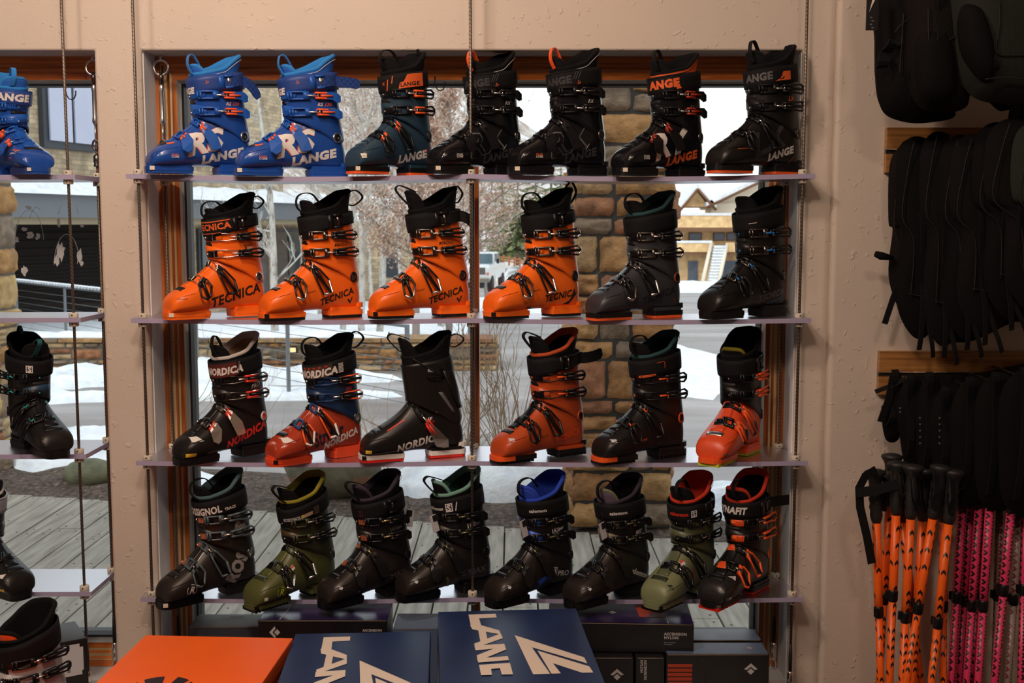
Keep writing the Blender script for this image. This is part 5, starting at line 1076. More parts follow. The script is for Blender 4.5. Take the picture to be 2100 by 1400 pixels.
# smaller packs and straps on the lower rail
for k_, (L_, R_, top_, bot_, Y_, ln) in enumerate([(1815, 1850, 765, 900, -.02, -8), (1838, 1895, 775, 960, -.06, 8), (1880, 1930, 770, 985, -.09, 0), (1905, 1965, 800, 1000, -.12, 6), (1950, 2020, 780, 1030, -.15, 0), (2000, 2070, 770, 1040, -.18, 0), (2050, 2140, 760, 1050, -.22, 0)]):
    R_ += 10 + 8 * max(0, k_ - 2); w_ = R_ - L_
    t = pack(['thin black glove strap bundle, first on the lower rail', 'black glove bundle with triangle print, second on the lower rail', 'black glove bundle with a row of small triangles, third on the lower rail', 'black glove bundle with triangles on both edges, fourth on the lower rail', 'plain black bundle above the first pink poles', 'plain black bundle above the middle pink poles', 'plain black bundle at the right edge above the pink poles'][k_],
         [(L_ + w_ * .3, top_), (L_ + w_ * .7, top_), (R_, top_ + 60), (R_ + ln, bot_ - 60), (R_ - w_ * .2 + ln, bot_), (L_ + w_ * .2 + ln, bot_), (L_ + ln, bot_ - 60), (L_, top_ + 60)], Y_, .026, PK, [], [([(L_ + w_ * .3, top_ - 10), (L_ + w_ * .35, top_ + 60), (L_ + w_ * .2 + ln, bot_ - 30)], .02)], 40 + k_)
    if k_ in (1, 2, 3):
        q = MB(); pO = t.location
        for j in range(5 if k_ > 1 else 2):
            a = P(1884 + 20 * (k_ - 2) * 2 if k_ > 1 else 1843, 855 + 13 * j if k_ > 1 else 835 + 8 * j, Y_ - .030); a = Vector((a.x - pO.x, a.y - pO.y, a.z - pO.z))
            q.add([a, a + Vector((.007, 0, 0)), a + Vector((.0035, 0, -.006))], [(0, 2, 1)], GRYP, False)
        q.build('triangle_print', t)
for pts, wd, lab in (([(1858, 775), (1830, 790), (1795, 803)], .012, 'thin black strap end sticking out left under the lower rail'), ([(1832, 770), (1822, 820), (1806, 865)], .020, 'wide black strap hanging left under the lower rail')):
    mb = MB(); mb.ribbon([P(x, y, -.05) for x, y in pts], Vector((.5, .2, 1)) if wd < .015 else Vector((1, .2, .1)), wd, .003, WEB); tag(mb.build('webbing_strap'), lab, 'strap')

# ---- poles
def chevmat(name, base, k, dens, dark=(.010, .008, .008), side=False):
    m, n, L, b = node_mat(name); b.inputs['Roughness'].default_value = .35
    tc_ = n.new('ShaderNodeTexCoord'); sep = n.new('ShaderNodeSeparateXYZ'); L.new(tc_.outputs['Object'], sep.inputs[0])
    def M_(op, a, b_=None, c=None):
        x = n.new('ShaderNodeMath'); x.operation = op
        for i, v in enumerate((a, b_, c)):
            if v is None: continue
            if isinstance(v, (int, float)): x.inputs[i].default_value = v
            else: L.new(v, x.inputs[i])
        return x.outputs[0]
    ang = M_('ARCTAN2', sep.outputs[1], sep.outputs[0]); u = M_('MULTIPLY', ang, 4 / (2 * pi)); fu = M_('FRACT', M_('ADD', u, 8)); au = M_('ABSOLUTE', M_('SUBTRACT', fu, .5))
    v = M_('MULTIPLY', sep.outputs[2], k); vv = M_('ADD', v, M_('MULTIPLY', au, 1.0)); fv = M_('FRACT', vv)
    if side:
        u = M_('MULTIPLY', ang, 4 / (2 * pi)); v = M_('MULTIPLY', sep.outputs[2], k); au = M_('ABSOLUTE', M_('SUBTRACT', M_('FRACT', v), .5)); vv = M_('ADD', M_('ADD', u, 8), au); fv = M_('FRACT', vv); u = v
    c1 = M_('LESS_THAN', fv, .42); c2 = M_('LESS_THAN', au, .36)
    wn = n.new('ShaderNodeTexWhiteNoise'); wn.noise_dimensions = '2D'; cmb = n.new('ShaderNodeCombineXYZ'); L.new(M_('FLOOR', M_('ADD', u, 8)), cmb.inputs[0]); L.new(M_('FLOOR', vv), cmb.inputs[1]); L.new(cmb.outputs[0], wn.inputs['Vector'])
    c3 = M_('LESS_THAN', wn.outputs['Value'], dens); f = M_('MULTIPLY', M_('MULTIPLY', c1, c2), c3)
    mx_ = n.new('ShaderNodeMix'); mx_.data_type = 'RGBA'; L.new(f, mx_.inputs[0]); mx_.inputs[6].default_value = (*base, 1); mx_.inputs[7].default_value = (*dark, 1); L.new(mx_.outputs[2], b.inputs['Base Color'])
    return m
OPOLE = chevmat('orange_pole_print', (1.0, .15, .012), 44, .42); PPOLE = chevmat('pink_pole_print', (.78, .05, .16), 52, .97, side=True); GPOLE = chevmat('grey_pole_print', (.30, .24, .22), 52, .9, (.16, .03, .03), side=True); GRIP = mat('foam_grip', (.018, .017, .017), .5)
def pole(top, bot, Y, m, lab, group, sticker=None, tilt=0, band=None, lower=None):
    a = P(top[0], top[1], Y); b_ = P(bot[0], bot[1], Y - .02)
    d = (b_ - a).normalized(); L0 = min(1.1, (a.z - .03) / max(.2, -d.z))
    t = thing('ski_pole', lab, 'ski pole', a, group=group)
    R = (-d).to_track_quat('Z', 'Y').to_matrix(); f = lambda x, y, z: R @ Vector((x, y, z))
    t.rotation_euler = (-d).to_track_quat('Z', 'Y').to_euler()
    e = random.uniform(-.04, .035); s = MB(); s.tube([(0, 0, 0), (0, 0, -.19), (0, 0, -.24 + e)], .0112, m, n=14); s.build('upper_shaft', t)
    s = MB(); s.tube([(0, 0, -.235 + e), (0, 0, -L0)], .0098, m, n=14); s.build('lower_shaft', t)
    s = MB(); s.lathe([(.0098, -.250 + e), (.0128, -.246 + e), (.0128, -.222 + e), (.0113, -.218 + e)], BLK, n=14); s.box((.013, 0, -.232 + e), (.012, .010, .022), BLK, bev=.001); s.build('clamp_lock', t)
    g_ = MB(); pr = [(.0085, -.01), (.011, 0), (.0125, .012), (.0115, .022), (.0135, .032), (.0118, .042), (.014, .054), (.0120, .064), (.0142, .078), (.0125, .092), (.0135, .104), (.0175, .114), (.0215, .122), (.0205, .128), (.012, .1325), (.004, .134), (0, .134)]
    g_.lathe([(r_ * 1.32, z_) for r_, z_ in pr], GRIP, n=18); g_.build('grip', t)
    w_ = MB(); w_.ribbon([(.008, .012, .118), (-.014, .020, .108), (-.022, .018, .06), (-.016, .016, .02), (-.006, .014, .05), (0, .012, .10)], Vector((.2, 1, .3)), .015, .0018, WEB); w_.build('wrist_strap', t)
    if sticker is not None:
        k = MB(); rows = [[Vector(((.0118 if sticker < .2 else .0103) * sin(th), -(.0118 if sticker < .2 else .0103) * cos(th), z)) for th in (-.75, -.4, 0, .4, .75)] for z in (-sticker, -sticker - .055)]; k.grid(rows, TAGP)
        for j in range(6): k.add([Vector((.0121 * sin(th), -.0121 * cos(th), -sticker - .034 - .003 * j - e)) for th, e in ((-.5, 0), (.1, 0), (.1, .0016), (-.5, .0016))], [(0, 1, 2, 3)], GRYP, False)
        k.build('barcode_sticker', t)
    bk = MB(); bk.lathe([(.004, -L0 + .05), (.045, -L0 + .046), (.046, -L0 + .05), (.004, -L0 + .058)], BLK, n=20); bk.lathe([(.006, -L0 + .03), (.003, -L0), (0, -L0)], DSTEEL, n=8); bk.build('basket', t)
    return t
OP = [((1797, 1064), (1806, 1400), -.10, .20, 'orange ski pole with a wide strap, leftmost of all'), ((1824, 1030), (1803, 1400), -.05, .165, 'orange ski pole, second from left, leaning behind the first'), ((1838, 1048), (1824, 1400), -.12, .245, 'orange ski pole, third from left, with a barcode sticker'),
      ((1868, 1056), (1850, 1400), -.16, .265, 'orange ski pole in the middle of the bunch, with a big grip'), ((1892, 1060), (1872, 1400), -.10, None, 'orange ski pole standing behind the middle of the bunch'), ((1914, 1056), (1858, 1400), -.17, None, 'orange ski pole leaning far left, under the second grip from right'),
      ((1946, 1066), (1910, 1400), -.18, .27, 'orange ski pole with the foremost grip, right end of the bunch'), ((1935, 1062), (1934, 1400), -.11, .285, 'orange ski pole close behind the rightmost grip'), ((1850, 1062), (1888, 1400), -.07, None, 'orange ski pole crossing behind the bunch to the right')]
for a, b_, Y_, st, lab in OP: pole(a, b_, Y_, OPOLE, lab, 'orange ski poles', st)
for a, b_, Y_, m, lab in (((1973, 1040), (1950, 1400), -.10, PPOLE, 'pink ski pole with black chevrons, leftmost of the pink ones'), ((2008, 1034), (1982, 1400), -.13, PPOLE, 'pink ski pole with black chevrons, second from left'), ((2030, 1034), (2006, 1400), -.16, PPOLE, 'pink ski pole with black chevrons, in the middle of the pink bunch'),
                    ((2052, 1036), (2040, 1400), -.08, GPOLE, 'grey ski pole with faint red chevrons between the pink ones'), ((2074, 1044), (2040, 1400), -.18, PPOLE, 'pink ski pole with black chevrons, right of the grey pole'), ((1990, 1030), (1966, 1400), -.06, PPOLE, 'pink ski pole behind the first two pink ones'), ((2020, 1030), (1994, 1400), -.07, PPOLE, 'pink ski pole behind the second and third pink ones'), ((2092, 1054), (2066, 1400), -.12, GPOLE, 'grey ski pole near the right edge'), ((2104, 1050), (2094, 1400), -.16, PPOLE, 'pink ski pole at the right edge of the view')):
    pole(a, b_, Y_, m, lab, 'pink and grey ski poles')
mb = MB(); mb.ribbon([P(x, y, -.13) for x, y in ((1797, 962), (1775, 975), (1762, 1000), (1764, 1040), (1778, 1100), (1788, 1155))], Vector((1, .1, -.1)), .022, .002, WEB); mb.ribbon([P(x, y, -.135) for x, y in ((1756, 1010), (1790, 1006), (1840, 992))], Vector((.1, .2, 1)), .026, .002, WEB)
tag(mb.build('wrist_strap_loop'), 'wide black wrist strap hanging left of the orange poles', 'strap')
# ------------------------------------------------------------------ outdoors
def snowmat():
    m, n, L, b = node_mat('snow'); b.inputs['Base Color'].default_value = (.82, .84, .88, 1); b.inputs['Roughness'].default_value = .8
    t = n.new('ShaderNodeTexNoise'); t.inputs['Scale'].default_value = 9; t.inputs['Detail'].default_value = 6; u = n.new('ShaderNodeBump'); u.inputs['Strength'].default_value = .5; u.inputs['Distance'].default_value = .06
    co = n.new('ShaderNodeTexCoord'); L.new(co.outputs['Object'], t.inputs['Vector']); L.new(t.outputs[0], u.inputs['Height']); L.new(u.outputs[0], b.inputs['Normal'])
    r = n.new('ShaderNodeValToRGB'); r.color_ramp.elements[0].position = .25; r.color_ramp.elements[0].color = (.66, .68, .74, 1); r.color_ramp.elements[1].position = .6; r.color_ramp.elements[1].color = (.86, .88, .90, 1); L.new(t.outputs[0], r.inputs[0]); L.new(r.outputs[0], b.inputs['Base Color'])
    return m
SNOW = snowmat()
def rampmat(name, cols, scale, detail=6, rough=.8, bump=.3, stretch=(1, 1, 1), dist=.02):
    m, n, L, b = node_mat(name); b.inputs['Roughness'].default_value = rough; co = n.new('ShaderNodeTexCoord'); mp = n.new('ShaderNodeMapping'); mp.inputs['Scale'].default_value = stretch
    t = n.new('ShaderNodeTexNoise'); t.inputs['Scale'].default_value = scale; t.inputs['Detail'].default_value = detail; t.inputs['Roughness'].default_value = .65; r = n.new('ShaderNodeValToRGB'); e = r.color_ramp.elements
    e[0].position = cols[0][0]; e[0].color = (*cols[0][1], 1); e[1].position = cols[-1][0]; e[1].color = (*cols[-1][1], 1)
    for p_, c_ in cols[1:-1]: q = e.new(p_); q.color = (*c_, 1)
    u = n.new('ShaderNodeBump'); u.inputs['Strength'].default_value = bump; u.inputs['Distance'].default_value = dist
    L.new(co.outputs['Object'], mp.inputs[0]); L.new(mp.outputs[0], t.inputs['Vector']); L.new(t.outputs[0], r.inputs[0]); L.new(r.outputs[0], b.inputs['Base Color']); L.new(t.outputs[0], u.inputs['Height']); L.new(u.outputs[0], b.inputs['Normal'])
    return m
ROAD = rampmat('wet_road', [(.35, (.19, .155, .14)), (.55, (.30, .265, .255)), (.70, (.42, .39, .385))], .9, rough=.55, stretch=(.35, 1, 1))
MULCH = rampmat('mulch', [(.35, (.02, .014, .010)), (.5, (.075, .045, .03)), (.62, (.16, .10, .07)), (.72, (.25, .22, .20))], 38, bump=1.0)
STONES = [rampmat('stone_%s' % nm_, [(.3, tuple(x * .55 for x in c)), (.55, c), (.75, tuple(min(1, x * 1.3) for x in c))], 9, bump=.9, dist=.012) for nm_, c in (('amber', (.44, .23, .08)), ('tan', (.46, .32, .17)), ('rust', (.36, .15, .065)), ('grey', (.26, .19, .13)), ('honey', (.55, .36, .15)))]
STONES_L = STONES
STONES = [rampmat('dark_stone_%s' % nm_, [(.3, tuple(x * .5 for x in c)), (.55, c), (.75, tuple(min(1, x * 1.35) for x in c))], 11, bump=1.0, dist=.02) for nm_, c in (('amber', (.33, .155, .055)), ('tan', (.34, .20, .09)), ('rust', (.27, .11, .05)), ('grey', (.19, .13, .085)), ('honey', (.40, .22, .085)), ('ochre', (.36, .18, .065)))]
MORT = mat('dark_mortar', (.035, .030, .026), .9); MORTL = mat('mid_mortar', (.13, .115, .095), .9)
def hbox(mb, x0, x1, y0, y1, z0, z1, m): mb.box(((x0 + x1) / 2, (y0 + y1) / 2, (z0 + z1) / 2), (x1 - x0, y1 - y0, z1 - z0), m)

# road and ground (level near the shop, falling away further out)
def gz(y): return 0 if y < 12 else -.038 * (y - 12)
mb = MB(); rows = []
for j in range(50):
    y = WB + .01 + (80 - WB) * (j / 49) ** 2; rows.append([Vector((x, y, gz(y) - .012)) for x in [-60 + 120 * i / 30 for i in range(31)]])
mb.grid(rows, ROAD); struct(mb.build('ground_road'))
# deck of weathered boards
dk, n, L, b = node_mat('weathered_deck'); co = n.new('ShaderNodeTexCoord'); mp = n.new('ShaderNodeMapping'); mp.inputs['Scale'].default_value = (9, .8, 1); t_ = n.new('ShaderNodeTexNoise'); t_.inputs['Scale'].default_value = 4; t_.inputs['Detail'].default_value = 7
r = n.new('ShaderNodeValToRGB'); r.color_ramp.elements[0].position = .3; r.color_ramp.elements[0].color = (.165, .14, .108, 1); r.color_ramp.elements[1].position = .7; r.color_ramp.elements[1].color = (.335, .295, .24, 1)
ob = n.new('ShaderNodeObjectInfo'); L.new(co.outputs['Object'], mp.inputs[0]); L.new(mp.outputs[0], t_.inputs['Vector']); L.new(t_.outputs[0], r.inputs[0]); L.new(r.outputs[0], b.inputs['Base Color']); b.inputs['Roughness'].default_value = .75
u_ = n.new('ShaderNodeBump'); u_.inputs['Strength'].default_value = .5; u_.inputs['Distance'].default_value = .004; L.new(t_.outputs[0], u_.inputs['Height']); L.new(u_.outputs[0], b.inputs['Normal'])
mb = MB(); rd = random.Random(4); GAPM = mat('deck_gap', (.02, .018, .016), .9)
x = -3.9
def deck_end(x): return 2.44 - .253 * x + .0
while x < 3.2:
    wd = .138; y1 = deck_end(x); y0 = WB + .005
    cuts = [y0] + sorted(rd.uniform(y0 + .4, y1 - .4) for _ in range(1)) + [y1]
    for a_, b_ in zip(cuts, cuts[1:]):
        dz = rd.uniform(-.0015, .0015); mb.box((x + wd / 2, (a_ + b_) / 2, -.006 + dz), (wd - .007, b_ - a_ - .004, .028), dk, bev=.002)
        for yy in (a_ + .04, b_ - .04, (a_ + b_) / 2):
            for xx in (x + .03, x + wd - .03): mb.box((xx, yy, .0086 + dz), (.008, .008, .001), GAPM)
    x += wd
mb.grid([[Vector((-4, WB, -.011)), Vector((3.3, WB, -.011))], [Vector((-4, deck_end(-4), -.011)), Vector((3.3, deck_end(3.3), -.011))]], GAPM)
struct(mb.build('deck_boards'))
# planting bed with mulch, and snow banks
def noise2(x, y, s=0):
    from mathutils import noise
    return noise.fractal(Vector((x, y, s)), .8, 2.0, 4)
def sheet(name, lab, cat, x0, x1, y0f, y1f, zf, m, nx=60, ny=24, kind='stuff'):
    rows = []
    for j in range(ny + 1):
        row = []
        for i in range(nx + 1):
            x = x0 + (x1 - x0) * i / nx; a, b_ = y0f(x), y1f(x); y = a + (b_ - a) * j / ny; e = min(i / nx, 1 - i / nx, .12) / .12; f = min(j / ny, 1 - j / ny, .25) / .25
            row.append(Vector((x, y, zf(x, y) * min(1, e) * min(1, f) + gz(y) - .013)))
        rows.append(row)
    mb = MB(); mb.grid(rows, m); o = mb.build(name)
    if kind == 'structure': struct(o)
    else: tag(o, lab, cat, kind=kind)
    return o
sheet('mulch_bed', 'strip of dark wood chip mulch between the deck and the road', 'mulch', -5.2, 3.4, lambda x: deck_end(x) + .01, lambda x: deck_end(x) + 1.0, lambda x, y: .035 + .03 * noise2(x * 5, y * 5), MULCH, 120, 24)
def bank(lab, cx, cy, rx, ry, h, seed):
    rows = []; N = 48
    for j in range(14):
        k = j / 13; row = []
        for i in range(N):
            a = 2 * pi * i / N; rr = k * (1 + .30 * noise2(cos(a) * 1.3 + seed, sin(a) * 1.3, seed)); x = cx + rx * rr * cos(a); y = cy + ry * rr * sin(a)
            z = h * (1 - k ** 2) ** .7 * (1 + .5 * noise2(x * 2.2, y * 2.2, seed)) if k < 1 else -.015
            row.append(Vector((x, y, max(-.02, z) + gz(cy) - (.02 if k == 1 else 0))))
        rows.append(row)
    mb = MB(); mb.grid(rows, SNOW, closed_u=True); o = mb.build('snow_bank'); tag(o, lab, 'snow', kind='stuff')
bank('snow mound on the planting bed beside the stone pillar', -.12, 3.25, .62, .30, .22, 1)
bank('snow mound on the bed behind the bottom boots of the left bay', -2.75, 4.15, .75, .42, .20, 2)
bank('small snow patch behind the leftmost bottom boots', -1.85, 3.35, .30, .2, .10, 3)
bank('long low snow bank along the far side of the road', -3.1, 7.9, 2.4, .28, .16, 4)
bank('snow strip in the middle of the road on the left', -2.5, 6.9, 1.5, .22, .09, 5)
bank('long snow strip at the left beyond the road', -5.2, 7.6, 1.6, .35, .16, 6)
bank('snow strip left of the road, nearer one', -4.8, 6.7, 1.5, .25, .10, 7)
bank('snow patch on the road right of the pillar', 1.5, 9.5, .9, 2.8, .05, 8)
bank('snow patch at the right end of the planting bed', 1.25, 2.9, .4, .35, .10, 9)
bank('snow patch in a puddle behind the left shrub', -3.3, 4.9, .5, .25, .05, 10)
sheet('snow_field', 'white snow slope between the low stone wall and the buildings', 'snow', -16, -.62, lambda x: 9.2, lambda x: 34, lambda x, y: .10 + .12 * noise2(x * .6, y * .6), SNOW, 60, 30)
sheet('snow_field', 'bright snow field behind the parked pickup truck', 'snow', -.6, 3.4, lambda x: 17 + 3 * max(0, x), lambda x: 40, lambda x, y: .35 + .25 * noise2(x, y * .3) + max(0, y - 22) * .055, SNOW, 40, 30)
sheet('snow_field', 'snow in front of the timber chalet', 'snow', 3.5, 12, lambda x: 40, lambda x: 56.5, lambda x, y: .3 + .15 * noise2(x * .5, y * .3), SNOW, 40, 20)

def stones(mb, x0, x1, y0, y1, z0, z1, hs=(.07, .15), ws=(.12, .30), seed=1, faces='fblr', mort=MORT, pal=None):
    pal = pal or STONES
    rd = random.Random(seed); hbox(mb, x0 + .012, x1 - .012, y0 + .012, y1 - .012, z0, z1 - .01, mort)
    for fc in faces:
        horiz = fc in 'fb'; A, B_ = (x0, x1) if horiz else (y0, y1); z = z0
        while z < z1 - .02:
            h = min(rd.uniform(*hs), z1 - z); a = A
            if z1 - z - h < .03: h = z1 - z
            while a < B_ - .01:
                w_ = rd.uniform(*ws)
                if B_ - a - w_ < ws[0] * .6: w_ = B_ - a
                ww, hh = w_ - .012, h - .012; N, K = max(4, int(ww / .02)), max(4, int(hh / .02)); rows = []; ph = rd.uniform(0, 50); pr = rd.uniform(.004, .018)
                sub = [(z, h)]
                if h > hs[1] * .8 and rd.random() < .35: k = rd.uniform(.4, .6); sub = [(z, h * k), (z + h * k, h * (1 - k))]
                for zz, h_ in sub:
                    hh = h_ - .011; rows = []
                    for j in range(K + 1):
                        row = []
                        for i in range(N + 1):
                            u, v = i / N, j / K; e = min(u, 1 - u) * N; f = min(v, 1 - v) * K; ed = min(e, f, 1)
                            uu = a + .006 + ww * u + (.006 * noise2(u * 3 + ph, v * 3) if ed >= 0 else 0); v2 = zz + .0055 + hh * v + .006 * noise2(u * 3, v * 3 + ph)
                            o_ = (pr + .020 * noise2(u * 4 + ph, v * 3, ph)) * ed - .014 * (1 - ed)
                            row.append(Vector((uu, y0 - o_, v2)) if fc == 'f' else Vector((uu, y1 + o_, v2)) if fc == 'b' else Vector((x0 - o_, uu, v2)) if fc == 'l' else Vector((x1 + o_, uu, v2)))
                        rows.append(row)
                    mb.grid(rows, rd.choice(pal))
                a += w_
            z += h
mb = MB(); stones(mb, .285, .785, 2.40, 2.90, .02, 3.1, (.07, .20), (.09, .30), 11, 'flr'); tag(mb.build('stone_pillar'), 'square pillar of rough brown stones on the deck outside the window', 'pillar')
mb = MB(); stones(mb, -3.9, -3.06, 3.72, 4.0, .0, 2.0, (.10, .22), (.18, .45), 12, 'fr', MORTL, STONES_L); tag(mb.build('stone_pillar'), 'wide pillar of yellow stones seen at the left edge of the left bay', 'pillar')
# low retaining wall
t = thing('stone_wall', 'low stone retaining wall with a flat cap beyond the road', 'wall', (-3.3, 8.9, 0)); mb = MB(); stones(mb, -5.6, 3.14, -.22, .22, -.02, .285, (.05, .12), (.09, .36), 13, 'fr', MORTL, STONES + STONES_L[1:4]); mb.build('wall_body', t)
mb = MB(); rd = random.Random(5); x = -5.6
while x < 3.12:
    wd = min(rd.uniform(.3, .6), 3.16 - x); mb.box((x + wd / 2, 0, .305), (wd - .01, .50, .04), rd.choice(STONES), bev=.006); x += wd
mb.build('wall_cap', t)
mb = MB(); rows = [[Vector((-5.6 + 7.6 * i / 60, -.16 + .32 * j / 6,   .327 + (.05 + .03 * noise2(i * .3, j * .4)) * (1 - abs(j / 3 - 1) ** 2))) for i in range(61)] for j in range(7)]; mb.grid(rows, SNOW); mb.build('snow_cover', t)
# small lantern set in the wall
mb = MB(); p = P(600, 716, 8.66); mb.box((0, 0, 0), (.10, .03, .08), BLK, bev=.004)
em = mat('warm_lantern_glow', (.8, .5, .2), .5); em.node_tree.nodes['Principled BSDF'].inputs['Emission Color'].default_value = (1, .62, .28, 1); em.node_tree.nodes['Principled BSDF'].inputs['Emission Strength'].default_value = 1.1
mb.box((0, -.016, -.005), (.07, .004, .045), em); tag(mb.build('wall_lantern', loc=p), 'small lit square lantern on the low stone wall', 'lantern')
# cable railing
GALV = mat('galvanised_steel', (.20, .215, .23), .45, metal=.5)
def railing(lab, A, B_, nposts, snow):
    t = thing('cable_railing', lab, 'railing', A, group=None); d = Vector(B_) - Vector(A); L_ = d.length; t.rotation_euler = (0, 0, math.atan2(d.y, d.x))
    for k in range(nposts): mb = MB(); mb.box((L_ * k / (nposts - 1), 0, .37), (.028, .028, .74), GALV, bev=.004); mb.build('post', t)
    mb = MB(); mb.box((L_ / 2, 0, .745), (L_, .05, .020), GALV, bev=.004); mb.build('top_rail', t)
    for k in range(7): mb = MB(); mb.tube([(0, 0, .16 + k * .08), (L_, 0, .16 + k * .08)], .0032, GALV, n=5); mb.build('cable', t)
    if snow:
        mb = MB()
        for k in range(int(L_ * .55 / .10)): mb.box((k * .10, .0, .772), (.014, .075, .036), SNOW, Matrix.Rotation(.75, 3, 'Y'))
        mb.build('snow_cover', t)
railing('grey cable railing with snow ridges on the left part of its top rail', (-6.56, 12.0, 0), (-.785, 5.43, 0), 6, True)
mb = MB(); mb.box((0, 0, .35), (.07, .07, .70), GALV, bev=.004); tag(mb.build('bollard', loc=(-.52, 11.2, 0)), 'grey steel post on the snow just left of the middle cable', 'post')
# boulder and log in the bed
mb = MB(); rows = []
for j in range(11):
    a = pi * j / 10; rows.append([Vector((.26 * sin(a) * cos(2 * pi * i / 18) * (1 + .18 * noise2(i * .5, j * .6)), .20 * sin(a) * sin(2 * pi * i / 18), .17 + .19 * cos(a) * (1 + .1 * noise2(i * .7, j)))) for i in range(18)])
mb.grid(rows, rampmat('mossy_rock', [(.3, (.05, .042, .026)), (.6, (.13, .11, .065)), (.75, (.22, .19, .12))], 6, bump=.6), closed_u=True); tag(mb.build('boulder', loc=(-.98, 3.12, 0)), 'mossy tan boulder behind the olive ski boot', 'rock')
mb = MB(); rows = []
for j in range(9):
    a = pi * j / 8; rows.append([Vector((.16 * sin(a) * cos(2 * pi * i / 14), .12 * sin(a) * sin(2 * pi * i / 14), .06 + .09 * cos(a))) for i in range(14)])
mb.grid(rows, rampmat('dark_moss_rock', [(.3, (.05, .05, .03)), (.7, (.16, .15, .08))], 8), closed_u=True); tag(mb.build('boulder', loc=(-2.45, 3.45, 0)), 'small dark mossy stone on the bed by the left pillar', 'rock')
# bare shrubs
TWIG = mat('twig_bark', (.27, .19, .12), .8); TWIGY = mat('straw_twig', (.42, .30, .13), .8); TWIGR = mat('reddish_twig', (.24, .12, .075), .8)
def shrub(lab, x, y, n_, h, spread, m, seed, r0=.006):
    rd = random.Random(seed); mb = MB()
    def br(p, d, L, r, lv):
        pts = [p]; q = p.copy(); dd = d.copy(); N = 5
        for _ in range(N):
            dd = (dd + Vector((rd.uniform(-.16, .16), rd.uniform(-.16, .16), rd.uniform(-.06, .12)))).normalized(); q = q + dd * L / N; pts.append(q.copy())
        mb.tube(pts, [r * (1 - .6 * i / N) for i in range(N + 1)], m, n=4, cap=False)
        if lv:
            for k in range(rd.randint(2, 4)):
                i = rd.randint(1, N); nd = (dd + Vector((rd.uniform(-.8, .8), rd.uniform(-.8, .8), rd.uniform(-.1, .5)))).normalized(); br(pts[i], nd, L * rd.uniform(.4, .65), r * .6, lv - 1)
    for _ in range(n_):
        a = rd.uniform(0, 2 * pi); s_ = rd.uniform(.1, spread); br(Vector((rd.uniform(-.04, .04), rd.uniform(-.04, .04), 0)), Vector((cos(a) * s_, sin(a) * s_, 1)).normalized(), h * rd.uniform(.55, 1), r0, 2)
    tag(mb.build('bare_shrub', loc=(x, y, 0)), lab, 'shrub', 'bare shrubs in the planting bed')
shrub('leafless brown shrub on the snow between the middle cable and the pillar', -.02, 3.2, 17, .92, .75, TWIG, 3, .005)
shrub('leafless shrub behind the mint-lined boot', -.36, 3.3, 16, .5, .95, TWIG, 4)
shrub('straw-coloured shrub behind the cables of the left bay', -2.1, 3.55, 5, 1.0, .35, TWIGY, 5, .005)
shrub('thin straw-coloured twigs behind the red lettered boot', -1.6, 3.6, 5, .8, .5, TWIGY, 6, .0024)
shrub('thin straw-coloured twigs behind the rear entry boot', -.75, 3.7, 4, .6, .5, TWIGY, 7, .0024)
shrub('thin straw-coloured twigs between the two rust boots and the wall', -1.15, 3.75, 4, .65, .5, TWIGY, 8, .0024)

# ---- buildings
def brickstone(name, sc=1.0):
    m, n, L, b = node_mat(name); co = n.new('ShaderNodeTexCoord'); mp = n.new('ShaderNodeMapping'); sep = n.new('ShaderNodeSeparateXYZ'); cb = n.new('ShaderNodeCombineXYZ'); ad = n.new('ShaderNodeMath'); ad.operation = 'ADD'
    L.new(co.outputs['Object'], sep.inputs[0]); L.new(sep.outputs[0], ad.inputs[0]); L.new(sep.outputs[1], ad.inputs[1]); L.new(ad.outputs[0], cb.inputs[0]); L.new(sep.outputs[2], cb.inputs[1])
    br = n.new('ShaderNodeTexBrick'); br.inputs['Scale'].default_value = 4.2 * sc; br.inputs['Color1'].default_value = (.60, .46, .29, 1); br.inputs['Color2'].default_value = (.38, .29, .19, 1); br.inputs['Mortar'].default_value = (.20, .16, .11, 1); br.inputs['Mortar Size'].default_value = .015; br.inputs['Row Height'].default_value = .32; br.inputs['Brick Width'].default_value = .7; br.offset = .37; br.squash = 1.6; br.squash_frequency = 3
    ns = n.new('ShaderNodeTexNoise'); ns.inputs['Scale'].default_value = 3 * sc; ns.inputs['Detail'].default_value = 5; mx_ = n.new('ShaderNodeMix'); mx_.data_type = 'RGBA'; mx_.blend_type = 'OVERLAY'; mx_.inputs[0].default_value = .8
    L.new(cb.outputs[0], br.inputs['Vector']); L.new(co.outputs['Object'], ns.inputs['Vector']); L.new(br.outputs['Color'], mx_.inputs[6]); L.new(ns.outputs[0], mx_.inputs[7]); L.new(mx_.outputs[2], b.inputs['Base Color']); b.inputs['Roughness'].default_value = .9
    return m
BST = brickstone('ashlar_facade'); FASC = mat('grey_fascia', (.16, .17, .185), .7); SOFF = mat('beige_soffit', (.34, .27, .17), .8); DGL = mat('dark_shop_glass', (.045, .055, .06), .08); DFR = mat('dark_window_frame', (.035, .04, .05), .5); LOUV = mat('black_louvre', (.012, .010, .009), .8, spec=.1); PGL = mat('sky_window_glass', (.50, .52, .66), .12)
BR = mat('brown_timber', (.13, .06, .035), .7)
A_, B2_ = Vector((-7.7, 9.9 + .0, 0)), Vector((-4.25, 22.0, 0)); dv = (B2_ - A_); LN = dv.length; ang = math.atan2(dv.y, dv.x)
t = thing('stone_building', 'yellow stone building with a snow-covered flat canopy and dark shopfronts, seen through the left half', 'building', A_, ang)
